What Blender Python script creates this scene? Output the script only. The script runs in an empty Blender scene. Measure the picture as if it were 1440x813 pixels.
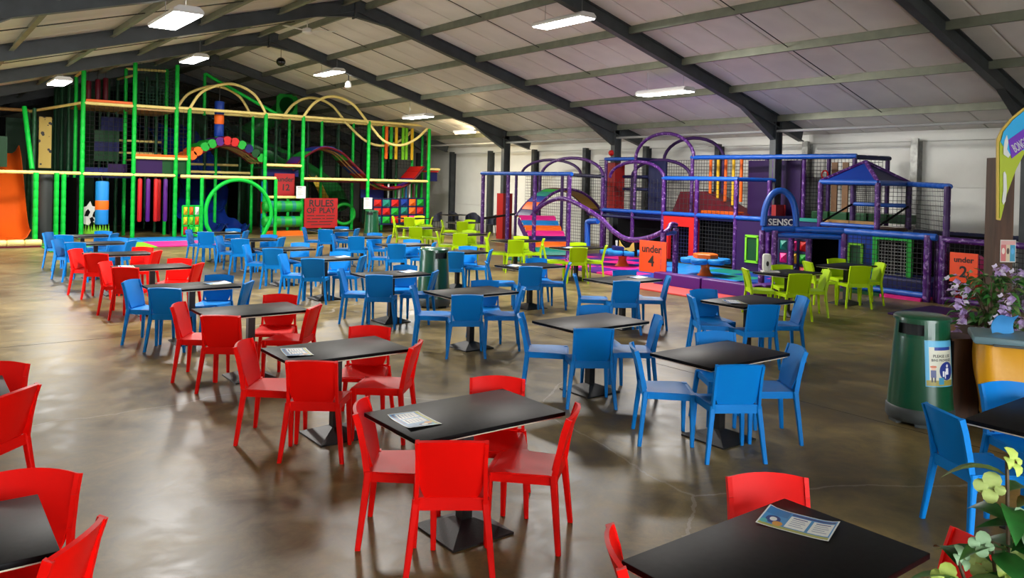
import bpy, bmesh, math, random
from mathutils import Vector, Matrix
random.seed(7)
R = math.radians
PI = math.pi

# ---------------------------------------------------------------- camera
F_PX, CY_PX, PITCH, ROLL, YAW, CAM_H = 1116.1, 267.09, R(-0.5468), R(1.3311), R(37.343), 2.1835
_fw = Vector((math.sin(YAW) * math.cos(PITCH), math.cos(YAW) * math.cos(PITCH), math.sin(PITCH)))
_r0 = Vector((math.cos(YAW), -math.sin(YAW), 0.0))
_u0 = _r0.cross(_fw)
_rt = _r0 * math.cos(ROLL) + _u0 * math.sin(ROLL)
_up = _u0 * math.cos(ROLL) - _r0 * math.sin(ROLL)
CAM = Vector((0, 0, CAM_H))
scn = bpy.context.scene
cd = bpy.data.cameras.new('camera')
cd.sensor_fit = 'HORIZONTAL'
cd.sensor_width = 36.0
cd.lens = F_PX / 1440.0 * 36.0
cd.shift_y = (CY_PX - 406.5) / 1440.0
cd.clip_end = 300
cam = bpy.data.objects.new('camera', cd)
m3 = Matrix((( _rt.x, _up.x, -_fw.x), (_rt.y, _up.y, -_fw.y), (_rt.z, _up.z, -_fw.z)))
cam.matrix_world = Matrix.Translation(CAM) @ m3.to_4x4()
scn.collection.objects.link(cam)
scn.camera = cam

def ray(x, y):
    return _fw + _rt * ((x - 720) / F_PX) - _up * ((y - CY_PX) / F_PX)
def gz(x, y, z=0.0):
    d = ray(x, y); return CAM + d * ((z - CAM_H) / d.z)
def gX(x, y, X):
    d = ray(x, y); return CAM + d * (X / d.x)
def gY(x, y, Y):
    d = ray(x, y); return CAM + d * (Y / d.y)

# ---------------------------------------------------------------- light, exposure
w = bpy.data.worlds.new('world'); scn.world = w; w.use_nodes = True
bg = w.node_tree.nodes['Background']
bg.inputs['Color'].default_value = (0.93, 0.97, 1.0, 1)
bg.inputs['Strength'].default_value = 10.0
LAMP_EMIT = 26.0
LAMP_WATT = 270.0
vs = scn.view_settings
vs.view_transform = 'Standard'; vs.look = 'None'; vs.exposure = 0.27; vs.gamma = 1.0
vs.use_curve_mapping = False
scn.cycles.max_bounces = 6
scn.cycles.diffuse_bounces = 4
scn.cycles.glossy_bounces = 3
scn.cycles.sample_clamp_indirect = 6.0
scn.cycles.use_denoising = True
COL = scn.collection

# ---------------------------------------------------------------- materials
MATS = {}
def mat(name, col, rough=0.5, metal=0.0, spec=0.5, emit=None, strength=0.0, noise=0.0, nscale=8.0, bump=0.0, bscale=60.0, coat=0.0, trans=0.0, stretch=None):
    if name in MATS: return MATS[name]
    m = bpy.data.materials.new(name); m.use_nodes = True
    nt = m.node_tree; b = nt.nodes['Principled BSDF']
    c = (col[0], col[1], col[2], 1)
    b.inputs['Base Color'].default_value = c
    b.inputs['Roughness'].default_value = rough
    b.inputs['Metallic'].default_value = metal
    b.inputs['Specular IOR Level'].default_value = spec
    b.inputs['Coat Weight'].default_value = coat
    if emit:
        b.inputs['Emission Color'].default_value = (*emit, 1)
        b.inputs['Emission Strength'].default_value = strength
    tc = None
    if noise or bump:
        tc = nt.nodes.new('ShaderNodeTexCoord')
        src = tc.outputs['Object']
        if stretch:
            mp = nt.nodes.new('ShaderNodeMapping'); mp.inputs['Scale'].default_value = stretch
            nt.links.new(src, mp.inputs['Vector']); src = mp.outputs['Vector']
    if noise:
        n = nt.nodes.new('ShaderNodeTexNoise'); n.inputs['Scale'].default_value = nscale; n.inputs['Detail'].default_value = 5
        nt.links.new(src, n.inputs['Vector'])
        r = nt.nodes.new('ShaderNodeValToRGB')
        r.color_ramp.elements[0].position = 0.3; r.color_ramp.elements[1].position = 0.7
        r.color_ramp.elements[0].color = tuple(max(0, v * (1 - noise)) for v in col) + (1,)
        r.color_ramp.elements[1].color = tuple(min(1, v * (1 + noise)) for v in col) + (1,)
        nt.links.new(n.outputs['Fac'], r.inputs['Fac'])
        nt.links.new(r.outputs['Color'], b.inputs['Base Color'])
    if bump:
        n2 = nt.nodes.new('ShaderNodeTexNoise'); n2.inputs['Scale'].default_value = bscale; n2.inputs['Detail'].default_value = 3
        nt.links.new(src, n2.inputs['Vector'])
        bp = nt.nodes.new('ShaderNodeBump'); bp.inputs['Strength'].default_value = bump; bp.inputs['Distance'].default_value = 0.01
        nt.links.new(n2.outputs['Fac'], bp.inputs['Height'])
        nt.links.new(bp.outputs['Normal'], b.inputs['Normal'])
    MATS[name] = m
    return m

def print_mat(name, base, rects, rough=0.35):
    """flat print: rectangles (u0,v0,u1,v1,colour) or ('o',u,v,ru,rv,colour) over a base colour, in the sheet's own UV"""
    if name in MATS: return MATS[name]
    m = bpy.data.materials.new(name); m.use_nodes = True
    nt = m.node_tree; b = nt.nodes['Principled BSDF']; b.inputs['Roughness'].default_value = rough
    uv = nt.nodes.new('ShaderNodeUVMap'); sep = nt.nodes.new('ShaderNodeSeparateXYZ')
    nt.links.new(uv.outputs['UV'], sep.inputs['Vector'])
    def M(op, a, bb=None, c=None):
        n = nt.nodes.new('ShaderNodeMath'); n.operation = op
        for i, v in enumerate((a, bb, c)):
            if v is None: continue
            if isinstance(v, (int, float)): n.inputs[i].default_value = v
            else: nt.links.new(v, n.inputs[i])
        return n.outputs[0]
    U, V = sep.outputs['X'], sep.outputs['Y']
    cur = None
    for q in rects:
        if q[0] == 'o':
            _, u, v, ru, rv, col = q
            a = M('DIVIDE', M('SUBTRACT', U, u), ru); c = M('DIVIDE', M('SUBTRACT', V, v), rv)
            fac = M('LESS_THAN', M('ADD', M('MULTIPLY', a, a), M('MULTIPLY', c, c)), 1.0)
        else:
            u0, v0, u1, v1, col = q
            a = M('COMPARE', U, (u0 + u1) / 2, (u1 - u0) / 2); c = M('COMPARE', V, (v0 + v1) / 2, (v1 - v0) / 2)
            fac = M('MULTIPLY', a, c)
        mx = nt.nodes.new('ShaderNodeMix'); mx.data_type = 'RGBA'
        nt.links.new(fac, mx.inputs[0])
        if cur is None: mx.inputs[6].default_value = (*base, 1)
        else: nt.links.new(cur, mx.inputs[6])
        mx.inputs[7].default_value = (*col, 1)
        cur = mx.outputs[2]
    nt.links.new(cur, b.inputs['Base Color'])
    MATS[name] = m
    return m

# ---------------------------------------------------------------- mesh builder
class MB:
    def __init__(s): s.v = []; s.f = []
    def add(s, vs, fs):
        o = len(s.v); s.v += [tuple(v) for v in vs]; s.f += [tuple(i + o for i in f) for f in fs]; return s
    def box(s, cx, cy, cz, sx, sy, sz, rz=0.0, M=None):
        vs = [Vector((x * sx / 2, y * sy / 2, z * sz / 2)) for z in (-1, 1) for y in (-1, 1) for x in (-1, 1)]
        if rz: vs = [Matrix.Rotation(rz, 3, 'Z') @ v for v in vs]
        if M is not None: vs = [M @ v for v in vs]
        c = Vector((cx, cy, cz))
        return s.add([v + c for v in vs], [(0, 2, 3, 1), (4, 5, 7, 6), (0, 1, 5, 4), (2, 6, 7, 3), (0, 4, 6, 2), (1, 3, 7, 5)])
    def bar(s, p, q, wx, wz, up=(0, 0, 1)):
        """square bar from p to q, wx wide sideways, wz along up"""
        p = Vector(p); q = Vector(q); d = (q - p).normalized(); up = Vector(up)
        sd = d.cross(up)
        if sd.length < 1e-4: sd = d.cross(Vector((1, 0, 0)))
        sd.normalize(); u = sd.cross(d)
        vs = [c + sd * (a * wx / 2) + u * (b * wz / 2) for c in (p, q) for a, b in ((-1, -1), (1, -1), (1, 1), (-1, 1))]
        return s.add(vs, [(3, 2, 1, 0), (4, 5, 6, 7), (0, 1, 5, 4), (1, 2, 6, 5), (2, 3, 7, 6), (3, 0, 4, 7)])
    def tube(s, pts, r, n=8, caps=True, closed=False):
        pts = [Vector(p) for p in pts]
        rs = r if isinstance(r, (list, tuple)) else [r] * len(pts)
        N = len(pts); rings = []; ref = None
        for i, p in enumerate(pts):
            if closed: d = pts[(i + 1) % N] - pts[i - 1]
            else: d = pts[min(i + 1, N - 1)] - pts[max(i - 1, 0)]
            d.normalize()
            if ref is None:
                ref = d.cross(Vector((0, 0, 1)))
                if ref.length < 1e-3: ref = d.cross(Vector((1, 0, 0)))
            a = (ref - d * ref.dot(d)).normalized(); ref = a; b = d.cross(a)
            rings.append([p + (a * math.cos(2 * PI * k / n) + b * math.sin(2 * PI * k / n)) * rs[i] for k in range(n)])
        vs = [v for rg in rings for v in rg]; fs = []
        for i in range(N if closed else N - 1):
            j = (i + 1) % N
            for k in range(n):
                fs.append((i * n + k, i * n + (k + 1) % n, j * n + (k + 1) % n, j * n + k))
        if caps and not closed:
            fs.append(tuple(reversed(range(n)))); fs.append(tuple((N - 1) * n + k for k in range(n)))
        return s.add(vs, fs)
    def lathe(s, prof, n=24, c=(0, 0, 0), sx=1.0, sy=1.0):
        vs = []; fs = []
        for r, z in prof:
            for k in range(n):
                a = 2 * PI * k / n; vs.append((c[0] + r * sx * math.cos(a), c[1] + r * sy * math.sin(a), c[2] + z))
        for i in range(len(prof) - 1):
            for k in range(n):
                fs.append((i * n + k, i * n + (k + 1) % n, (i + 1) * n + (k + 1) % n, (i + 1) * n + k))
        fs.append(tuple(reversed(range(n)))); fs.append(tuple((len(prof) - 1) * n + k for k in range(n)))
        return s.add(vs, fs)
    def prism(s, poly, depth, M):
        """polygon in local xy, extruded by depth along local z, placed by 4x4 M"""
        n = len(poly)
        vs = [M @ Vector((x, y, 0)) for x, y in poly] + [M @ Vector((x, y, depth)) for x, y in poly]
        fs = [tuple(reversed(range(n))), tuple(range(n, 2 * n))] + [(i, (i + 1) % n, n + (i + 1) % n, n + i) for i in range(n)]
        return s.add(vs, fs)
    def grid(s, fn, nu, nv, thick=None):
        """surface fn(u,v)->Vector; thick = Vector offset function or None"""
        P = [[fn(i / nu, j / nv) for i in range(nu + 1)] for j in range(nv + 1)]
        o = len(s.v); W = nu + 1
        top = [p for r in P for p in r]
        fs = [(j * W + i, j * W + i + 1, (j + 1) * W + i + 1, (j + 1) * W + i) for j in range(nv) for i in range(nu)]
        if thick is None: return s.add(top, fs)
        bot = []
        for j in range(nv + 1):
            for i in range(nu + 1):
                a = P[j][min(i + 1, nu)] - P[j][max(i - 1, 0)]; b = P[min(j + 1, nv)][i] - P[max(j - 1, 0)][i]
                nrm = a.cross(b); nrm = nrm.normalized() if nrm.length > 1e-9 else Vector((0, 0, 1))
                bot.append(P[j][i] - nrm * thick)
        n = len(top)
        fs += [tuple(n + k for k in reversed(f)) for f in fs]
        edge = [(i, i + 1) for i in range(nu)] + [(j * W + nu, (j + 1) * W + nu) for j in range(nv)] + [(nv * W + i + 1, nv * W + i) for i in reversed(range(nu))] + [((j + 1) * W, j * W) for j in reversed(range(nv))]
        fs += [(b, a, n + a, n + b) for a, b in edge]
        return s.add(top + bot, fs)
    def mesh(s, name, m, smooth=None, uv=None, bevel=0.0):
        me = bpy.data.meshes.new(name); me.from_pydata(s.v, [], s.f); me.update()
        if bevel:
            bm = bmesh.new(); bm.from_mesh(me)
            es = [e for e in bm.edges if len(e.link_faces) == 2 and e.calc_face_angle(0) > 0.6]
            bmesh.ops.bevel(bm, geom=es, offset=bevel, segments=2, profile=0.5, affect='EDGES', clamp_overlap=True)
            bm.to_mesh(me); bm.free()
        if smooth is not None:
            for p in me.polygons: p.use_smooth = True
            me.set_sharp_from_angle(angle=R(smooth))
        if uv:
            l = me.uv_layers.new(name='UVMap')
            for lp in me.loops:
                l.data[lp.index].uv = uv(me.vertices[lp.vertex_index].co)
        if m: me.materials.append(m)
        return me

def link(name, me, parent=None, loc=None, rz=0.0):
    o = bpy.data.objects.new(name, me); COL.objects.link(o)
    if loc is not None: o.location = loc
    if rz: o.rotation_euler = (0, 0, rz)
    if parent is not None: o.parent = parent
    return o
def tag(o, label, cat, group=None):
    o['label'] = label; o['category'] = cat
    if group: o['group'] = group
    return o
def thing(name, label, cat, loc=(0, 0, 0), rz=0.0, group=None):
    o = bpy.data.objects.new(name, None); COL.objects.link(o)
    o.empty_display_size = 0.1
    o.location = loc; o.rotation_euler = (0, 0, rz)
    return tag(o, label, cat, group)
def wpart(name, mb, m, parent, smooth=None, uv=None, bevel=0.0, label=None, stuff=False):
    """a part given in world coordinates, under a parent whose transform is a translation (possibly via one more parent)"""
    o = bpy.data.objects.new(name, mb.mesh(name, m, smooth, uv, bevel)); COL.objects.link(o)
    off = Vector((0, 0, 0)); p = parent
    while p is not None: off += p.location; p = p.parent
    o.parent = parent
    me = o.data
    me.transform(Matrix.Translation(-off))
    if label: o['label'] = label
    if stuff: o['kind'] = 'stuff'
    return o
def struct(name, mb, m, parent=None, smooth=None):
    o = link(name, mb.mesh(name, m, smooth), parent)
    if parent is None: o['kind'] = 'structure'
    return o
def text_mesh(s, size, extrude=0.004, align='CENTER', bold=0.0):
    cu = bpy.data.curves.new('text', 'FONT'); cu.body = s; cu.size = size; cu.extrude = extrude
    cu.offset = bold * size; cu.align_x = align; cu.align_y = 'CENTER'; cu.resolution_u = 3
    o = bpy.data.objects.new('text_tmp', cu); COL.objects.link(o)
    dg = bpy.context.evaluated_depsgraph_get(); dg.update()
    me = bpy.data.meshes.new_from_object(o.evaluated_get(dg))
    bpy.data.objects.remove(o); bpy.data.curves.remove(cu)
    return me
# ================================================================= the hall
RIDGE_X, SLOPE, COL_X, WALL_X = 9.0, 0.279, 18.4, 20.0
def roof_z(X): return 6.77 - SLOPE * abs(X - RIDGE_X)
FRAMES = [0.57 + 6.0 * k for k in range(-1, 9)]
Y_NEAR, Y_FAR = -6.0, 48.8
X_LEFT = 2 * RIDGE_X - WALL_X

def floor_material():
    m = bpy.data.materials.new('polished_concrete'); m.use_nodes = True
    nt = m.node_tree; b = nt.nodes['Principled BSDF']; L = nt.links
    tc = nt.nodes.new('ShaderNodeTexCoord')
    n1 = nt.nodes.new('ShaderNodeTexNoise'); n1.inputs['Scale'].default_value = 0.55; n1.inputs['Detail'].default_value = 8; n1.inputs['Roughness'].default_value = 0.62; n1.inputs['Distortion'].default_value = 0.6
    n2 = nt.nodes.new('ShaderNodeTexNoise'); n2.inputs['Scale'].default_value = 2.6; n2.inputs['Detail'].default_value = 10; n2.inputs['Roughness'].default_value = 0.74; n2.inputs['Distortion'].default_value = 0.5
    L.new(tc.outputs['Object'], n1.inputs['Vector']); L.new(tc.outputs['Object'], n2.inputs['Vector'])
    r1 = nt.nodes.new('ShaderNodeValToRGB'); e = r1.color_ramp.elements
    e[0].position = 0.28; e[0].color = (0.072, 0.052, 0.018, 1); e[1].position = 0.72; e[1].color = (0.32, 0.24, 0.098, 1)
    L.new(n1.outputs['Fac'], r1.inputs['Fac'])
    r2 = nt.nodes.new('ShaderNodeValToRGB'); e = r2.color_ramp.elements
    e[0].position = 0.35; e[0].color = (0.45, 0.44, 0.42, 1); e[1].position = 0.68; e[1].color = (1.2, 1.19, 1.15, 1)
    L.new(n2.outputs['Fac'], r2.inputs['Fac'])
    mx = nt.nodes.new('ShaderNodeMix'); mx.data_type = 'RGBA'; mx.blend_type = 'MULTIPLY'; mx.inputs[0].default_value = 1.0
    L.new(r1.outputs['Color'], mx.inputs[6]); L.new(r2.outputs['Color'], mx.inputs[7])
    # fine cracks and pale scuffs
    v = nt.nodes.new('ShaderNodeTexVoronoi'); v.feature = 'DISTANCE_TO_EDGE'; v.inputs['Scale'].default_value = 0.33
    nd = nt.nodes.new('ShaderNodeMix'); nd.data_type = 'RGBA'; nd.inputs[0].default_value = 0.35
    L.new(tc.outputs['Object'], nd.inputs[6]); L.new(n1.outputs['Color'], nd.inputs[7]); L.new(nd.outputs[2], v.inputs['Vector'])
    lt = nt.nodes.new('ShaderNodeMath'); lt.operation = 'LESS_THAN'; lt.inputs[1].default_value = 0.0022
    L.new(v.outputs['Distance'], lt.inputs[0])
    mu = nt.nodes.new('ShaderNodeMath'); mu.operation = 'MULTIPLY'; mu.inputs[1].default_value = 0.35
    L.new(lt.outputs[0], mu.inputs[0])
    mx2 = nt.nodes.new('ShaderNodeMix'); mx2.data_type = 'RGBA'; mx2.inputs[7].default_value = (0.36, 0.33, 0.28, 1)
    L.new(mu.outputs[0], mx2.inputs[0]); L.new(mx.outputs[2], mx2.inputs[6])
    L.new(mx2.outputs[2], b.inputs['Base Color'])
    rr = nt.nodes.new('ShaderNodeMapRange'); rr.inputs['From Min'].default_value = 0.3; rr.inputs['From Max'].default_value = 0.7
    rr.inputs['To Min'].default_value = 0.28; rr.inputs['To Max'].default_value = 0.44
    L.new(n2.outputs['Fac'], rr.inputs['Value']); L.new(rr.outputs['Result'], b.inputs['Roughness'])
    b.inputs['Specular IOR Level'].default_value = 0.22
    bp = nt.nodes.new('ShaderNodeBump'); bp.inputs['Strength'].default_value = 0.015; bp.inputs['Distance'].default_value = 0.02
    L.new(n2.outputs['Fac'], bp.inputs['Height']); L.new(bp.outputs['Normal'], b.inputs['Normal'])
    return m

m_black = mat('black_rubber', (0.012, 0.012, 0.014), 0.6)
m_steel = mat('dark_steel_paint', (0.045, 0.052, 0.055), 0.5, noise=0.25, nscale=3)
m_purlin = mat('galvanised_purlin', (0.17, 0.18, 0.13), 0.45, 0.3, noise=0.15, nscale=4)
m_roof = mat('roof_panel_white', (0.76, 0.73, 0.69), 0.42, noise=0.12, nscale=0.8)
m_wall = mat('wall_panel_white', (0.80, 0.80, 0.74), 0.5, noise=0.05, nscale=1.2)
m_gable = mat('gable_panel_grey', (0.40, 0.37, 0.30), 0.6, noise=0.1, nscale=1)
m_galv = mat('galvanised_post', (0.36, 0.36, 0.33), 0.4, 0.4, noise=0.25, nscale=9)
m_tube = mat('grey_pipe', (0.42, 0.43, 0.42), 0.4, 0.3)

fl = MB(); fl.grid(lambda u, v: Vector((X_LEFT - 6 + u * (WALL_X - X_LEFT + 6.3), Y_NEAR - 4 + v * (Y_FAR - Y_NEAR + 4.3), 0)), 1, 1)
floor = struct('floor', fl, floor_material())
# saw-cut joints in the slab
jm = mat('joint_filler', (0.03, 0.027, 0.023), 0.8)
for yy in (9.9, 22.0): pass
for k, (a, b) in enumerate((((-3, 11.55), (19.9, 11.55)), ((7.35, -6), (7.35, 26)))):
    struct('saw_cut', MB().bar((a[0], a[1], 0.0006), (b[0], b[1], 0.0006), 0.012, 0.001), jm, floor)

# right-hand side wall: horizontal cladding boards, each its own piece
wr = struct('wall_right', MB().box(WALL_X + 0.18, (Y_NEAR + Y_FAR) / 2, 1.9, 0.16, Y_FAR - Y_NEAR, 3.9), m_wall)
for k, (z0, z1) in enumerate(((0.0, 1.15), (1.15, 2.3), (2.3, 3.43))):
    for j in range(9):
        y0 = Y_NEAR + 0.57 + j * 6.0
        struct('wall_panel', MB().box(WALL_X + 0.05, y0 + 3.0, (z0 + z1) / 2, 0.1, 5.985, z1 - z0 - 0.008), m_wall, wr)
for j in range(9):
    struct('eaves_panel', MB().box(WALL_X + 0.035, Y_NEAR + 0.57 + j * 6 + 3.0, 3.57, 0.13, 5.99, 0.26), m_wall, wr)
for k in range(19):
    yy = Y_NEAR + 0.57 + 3.0 * k
    if 3 < yy < 46:
        mb = MB().box(WALL_X - 0.13, yy, 1.76, 0.26, 0.02, 3.5).box(WALL_X - 0.25, yy, 1.76, 0.02, 0.17, 3.5).box(WALL_X - 0.01, yy, 1.76, 0.02, 0.17, 3.5)
        struct('wall_post', mb, m_galv if k in (4, 5, 6) else m_steel, wr)

# far gable and left wall (out of frame, its door opening added to let daylight in)
gb = MB().box(RIDGE_X, Y_FAR + 0.1, 3.4, WALL_X - X_LEFT + 0.6, 0.2, 6.9)
wf = struct('wall_far', gb, m_gable)
DAYLIGHT_BAYS = ((16.0, 22.0),)
ys = [Y_NEAR] + [v for d in DAYLIGHT_BAYS for v in d] + [Y_FAR]
wl = MB()
for a, b in zip(ys[0::2], ys[1::2]): wl.box(X_LEFT - 0.1, (a + b) / 2, 1.9, 0.2, b - a, 3.9)
for a, b in DAYLIGHT_BAYS: wl.box(X_LEFT - 0.1, (a + b) / 2, 3.6, 0.2, b - a, 0.5)
# near gable behind the viewpoint, its unseen entrance shaped to let daylight in
wn = MB().box(13.1, Y_NEAR - .1, 3.4, 14.2, .2, 6.9).box(2.0, Y_NEAR - .1, 5.6, 8.0, .2, 2.5)
struct('wall_near', wn, m_wall)
wleft = struct('wall_left', wl, m_wall)

# roof: long insulated panels from eaves to ridge, a piece each
ceiling = struct('ceiling', MB().add([(X_LEFT - .3, Y_NEAR, roof_z(X_LEFT - .3) + .14), (RIDGE_X, Y_NEAR, 6.91), (WALL_X + .3, Y_NEAR, roof_z(WALL_X + .3) + .14), (X_LEFT - .3, Y_FAR, roof_z(X_LEFT - .3) + .14), (RIDGE_X, Y_FAR, 6.91), (WALL_X + .3, Y_FAR, roof_z(WALL_X + .3) + .14)], [(0, 1, 4, 3), (1, 2, 5, 4)]), m_black)
def roof_panel_mesh(side):
    mb = MB(); W = 0.974; xe = WALL_X + 0.1 if side > 0 else X_LEFT - 0.1
    ze = roof_z(xe)
    y0, y1 = -W / 2, W / 2
    pts = []
    for yy, dz in ((y0, 0.012), (y0 + 0.03, 0.0), (y1 - 0.03, 0.0), (y1, 0.012)):
        pts += [(RIDGE_X, yy, 6.77 + dz), (xe, yy, ze + dz)]
    fs = [(0, 1, 3, 2), (2, 3, 5, 4), (4, 5, 7, 6)]
    n = len(pts)
    pts += [(RIDGE_X, y0, 6.86), (xe, y0, ze + 0.09), (RIDGE_X, y1, 6.86), (xe, y1, ze + 0.09)]
    fs += [(0, n, n + 1, 1), (6, 7, n + 3, n + 2), (n, n + 2, n + 3, n + 1), (1, n + 1, n + 3, 7)]
    if side > 0: fs = [tuple(reversed(f)) for f in fs]
    return mb.add(pts, fs).mesh('roof_panel', m_roof)
for side in (1, -1):
    me = roof_panel_mesh(side)
    for k in range(int(Y_FAR - Y_NEAR)):
        link('roof_panel', me, ceiling, (0, Y_NEAR + 0.5 + k, 0))
# purlins (Z sections) and the thin sag rods between them
PUR = [9.3, 10.95, 12.76, 14.55, 16.35, 18.42]
for side in (1, -1):
    for i, px in enumerate(PUR):
        X = px if side > 0 else 2 * RIDGE_X - px
        z = roof_z(X)
        mb = MB()
        L0, L1 = Y_NEAR, Y_FAR
        mb.box(X, (L0 + L1) / 2, z - 0.085, 0.018, L1 - L0, 0.17)
        mb.box(X + side * 0.035, (L0 + L1) / 2, z - 0.162, 0.085, L1 - L0, 0.014)
        struct('purlin', mb, m_purlin, ceiling)
    for fy in FRAMES[:-1]:
        yy = fy + 3.0 + 0.15
        a, b = 9.3, 18.42
        A = (RIDGE_X + side * 0.3, yy, roof_z(9.3) - 0.09); B = (RIDGE_X + side * (b - 9), yy, roof_z(b) - 0.09)
        struct('sag_rod', MB().tube([A, B], 0.011, 5), m_black, ceiling)
# portal frames: haunched I-section columns and rafters
def i_beam(mb, p, q, depth, width, up):
    p = Vector(p); q = Vector(q); up = Vector(up)
    d = (q - p).normalized(); sd = d.cross(up).normalized(); u = sd.cross(d).normalized()
    mb.bar(p, q, 0.02, depth, u)
    for s in (-1, 1):
        mb.bar(p + u * (s * (depth / 2 - .01)), q + u * (s * (depth / 2 - .01)), width, 0.022, u)
    return mb
for i, fy in enumerate(FRAMES):
    t = thing('portal_frame', 'dark grey steel portal frame spanning the hall under the roof panels', 'steel frame', (RIDGE_X, fy, 0), group='steel portal frames of the hall')
    for s in (1, -1):
        xc = RIDGE_X + s * (COL_X - RIDGE_X); xe = RIDGE_X + s * 10.6
        up = Vector((s * SLOPE, 0, 1)).normalized()
        dz = 0.17
        wpart('column', i_beam(MB(), (xc, fy, 0), (xc, fy, roof_z(xc) - 0.2), 0.30, 0.18, (1, 0, 0)), m_steel, t)
        wpart('rafter', i_beam(MB(), (RIDGE_X, fy, 6.77 - dz), (xe, fy, roof_z(xe) - dz), 0.32, 0.17, up), m_steel, t)
        # haunch at the knee and gusset at the ridge
        mb = MB()
        x0 = RIDGE_X + s * (COL_X - RIDGE_X - 0.12); x1 = RIDGE_X + s * (COL_X - RIDGE_X - 1.55)
        za, zb = roof_z(x0) - .3, roof_z(x1) - .31
        mb.add([(x0, fy - .012, za), (x0, fy - .012, za - .42), (x1, fy - .012, zb), (x0, fy + .012, za), (x0, fy + .012, za - .42), (x1, fy + .012, zb)], [(0, 1, 2), (5, 4, 3), (0, 3, 4, 1), (1, 4, 5, 2), (2, 5, 3, 0)])
        mb.bar((x0, fy, za - .42), (x1, fy, zb), 0.16, 0.02)
        wpart('haunch', mb, m_steel, t)
        mb = MB()
        x1 = RIDGE_X + s * 1.1
        mb.add([(RIDGE_X, fy - .012, 6.45), (RIDGE_X, fy - .012, 6.30), (x1, fy - .012, roof_z(x1) - .31), (RIDGE_X, fy + .012, 6.45), (RIDGE_X, fy + .012, 6.30), (x1, fy + .012, roof_z(x1) - .31)], [(0, 1, 2), (5, 4, 3), (0, 3, 4, 1), (1, 4, 5, 2), (2, 5, 3, 0)])
        mb.bar((RIDGE_X, fy, 6.30), (x1, fy, roof_z(x1) - .31), 0.16, 0.018)
        wpart('ridge_gusset', mb, m_steel, t)
    wpart('ridge_plate', MB().box(RIDGE_X, fy, 6.5, 0.035, 0.2, 0.5), m_steel, t)
# round tie pipe along the column heads
for k in range(len(FRAMES) - 1):
    a, b = FRAMES[k], FRAMES[k + 1]
    struct('tie_pipe', MB().tube([(COL_X, a + .02, 3.71), (COL_X, b - .02, 3.71)], 0.036, 8), m_tube, ceiling)

# pendant luminaires
m_lamp_w = mat('lamp_housing', (0.75, 0.74, 0.72), 0.4)
m_lamp_e = mat('lamp_diffuser', (0.95, 0.95, 0.95), 0.5, emit=(1.0, 0.97, 0.93), strength=LAMP_EMIT)
m_wire = mat('suspension_wire', (0.25, 0.25, 0.25), 0.4, 0.8)
def pendant(x, y, z, zr):
    t = thing('pendant_light', 'white oblong pendant light glowing below the pitched roof', 'pendant light', (x, y, z), group='oblong pendant lights under the roof')
    prof = [(-.22, 0), (.22, 0), (.22, .05), (.15, .11), (-.15, .11), (-.22, .05)]
    mb = MB(); L = 0.80
    n = len(prof)
    vs = [(px, -L, pz) for px, pz in prof] + [(px, L, pz) for px, pz in prof]
    mb.add(vs, [tuple(reversed(range(n)))] + [tuple(range(n, 2 * n))] + [(i, (i + 1) % n, n + (i + 1) % n, n + i) for i in range(n)])
    link('housing', mb.mesh('housing', m_lamp_w), t)
    link('diffuser', MB().box(0, 0, -0.008, 0.40, 1.54, 0.018).mesh('diffuser', m_lamp_e), t)
    for sy in (-.6, .6):
        h = roof_z(x) - z
        link('wire', MB().tube([(0, sy, .11), (0, sy, h)], 0.006, 4).mesh('wire', m_wire), t)
    ld = bpy.data.lights.new('pendant_glow', 'AREA'); ld.shape = 'RECTANGLE'; ld.size = 0.4; ld.size_y = 1.5
    ld.energy = LAMP_WATT; ld.color = (1.0, 0.96, 0.9)
    lo = bpy.data.objects.new('pendant_glow', ld); COL.objects.link(lo); lo.parent = t; lo.location = (0, 0, -0.03)
for (x, y, z) in ((11.15, 12.95, 5.63), (15.08, 13.55, 4.5), (6.9, 13.0, 5.65), (3.35, 13.3, 4.62), (11.1, 24.7, 5.65), (15.0, 25.5, 4.5), (6.75, 24.6, 5.6), (3.35, 25.3, 4.66)):
    pendant(x, y, z, 0)
# slim strip light on the roof over the far seating
t = thing('strip_light', 'warm glowing strip light fixed under the roof near the eaves', 'strip light', (17.45, 26.0, 4.1))
wpart('housing', MB().box(17.45, 26.0, 4.16, .16, 1.5, .08), m_lamp_w, t)
wpart('tube', MB().tube([(17.45, 25.3, 4.09), (17.45, 26.7, 4.09)], 0.035, 8), mat('lamp_tube_warm', (1, .9, .7), .5, emit=(1, .75, .38), strength=14), t)
ld = bpy.data.lights.new('strip_glow', 'POINT'); ld.energy = 60; ld.color = (1, .78, .45); ld.shadow_soft_size = .3
lo = bpy.data.objects.new('strip_glow', ld); COL.objects.link(lo); lo.location = (17.45 - 17.45, 0, -.2); lo.parent = t

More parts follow.
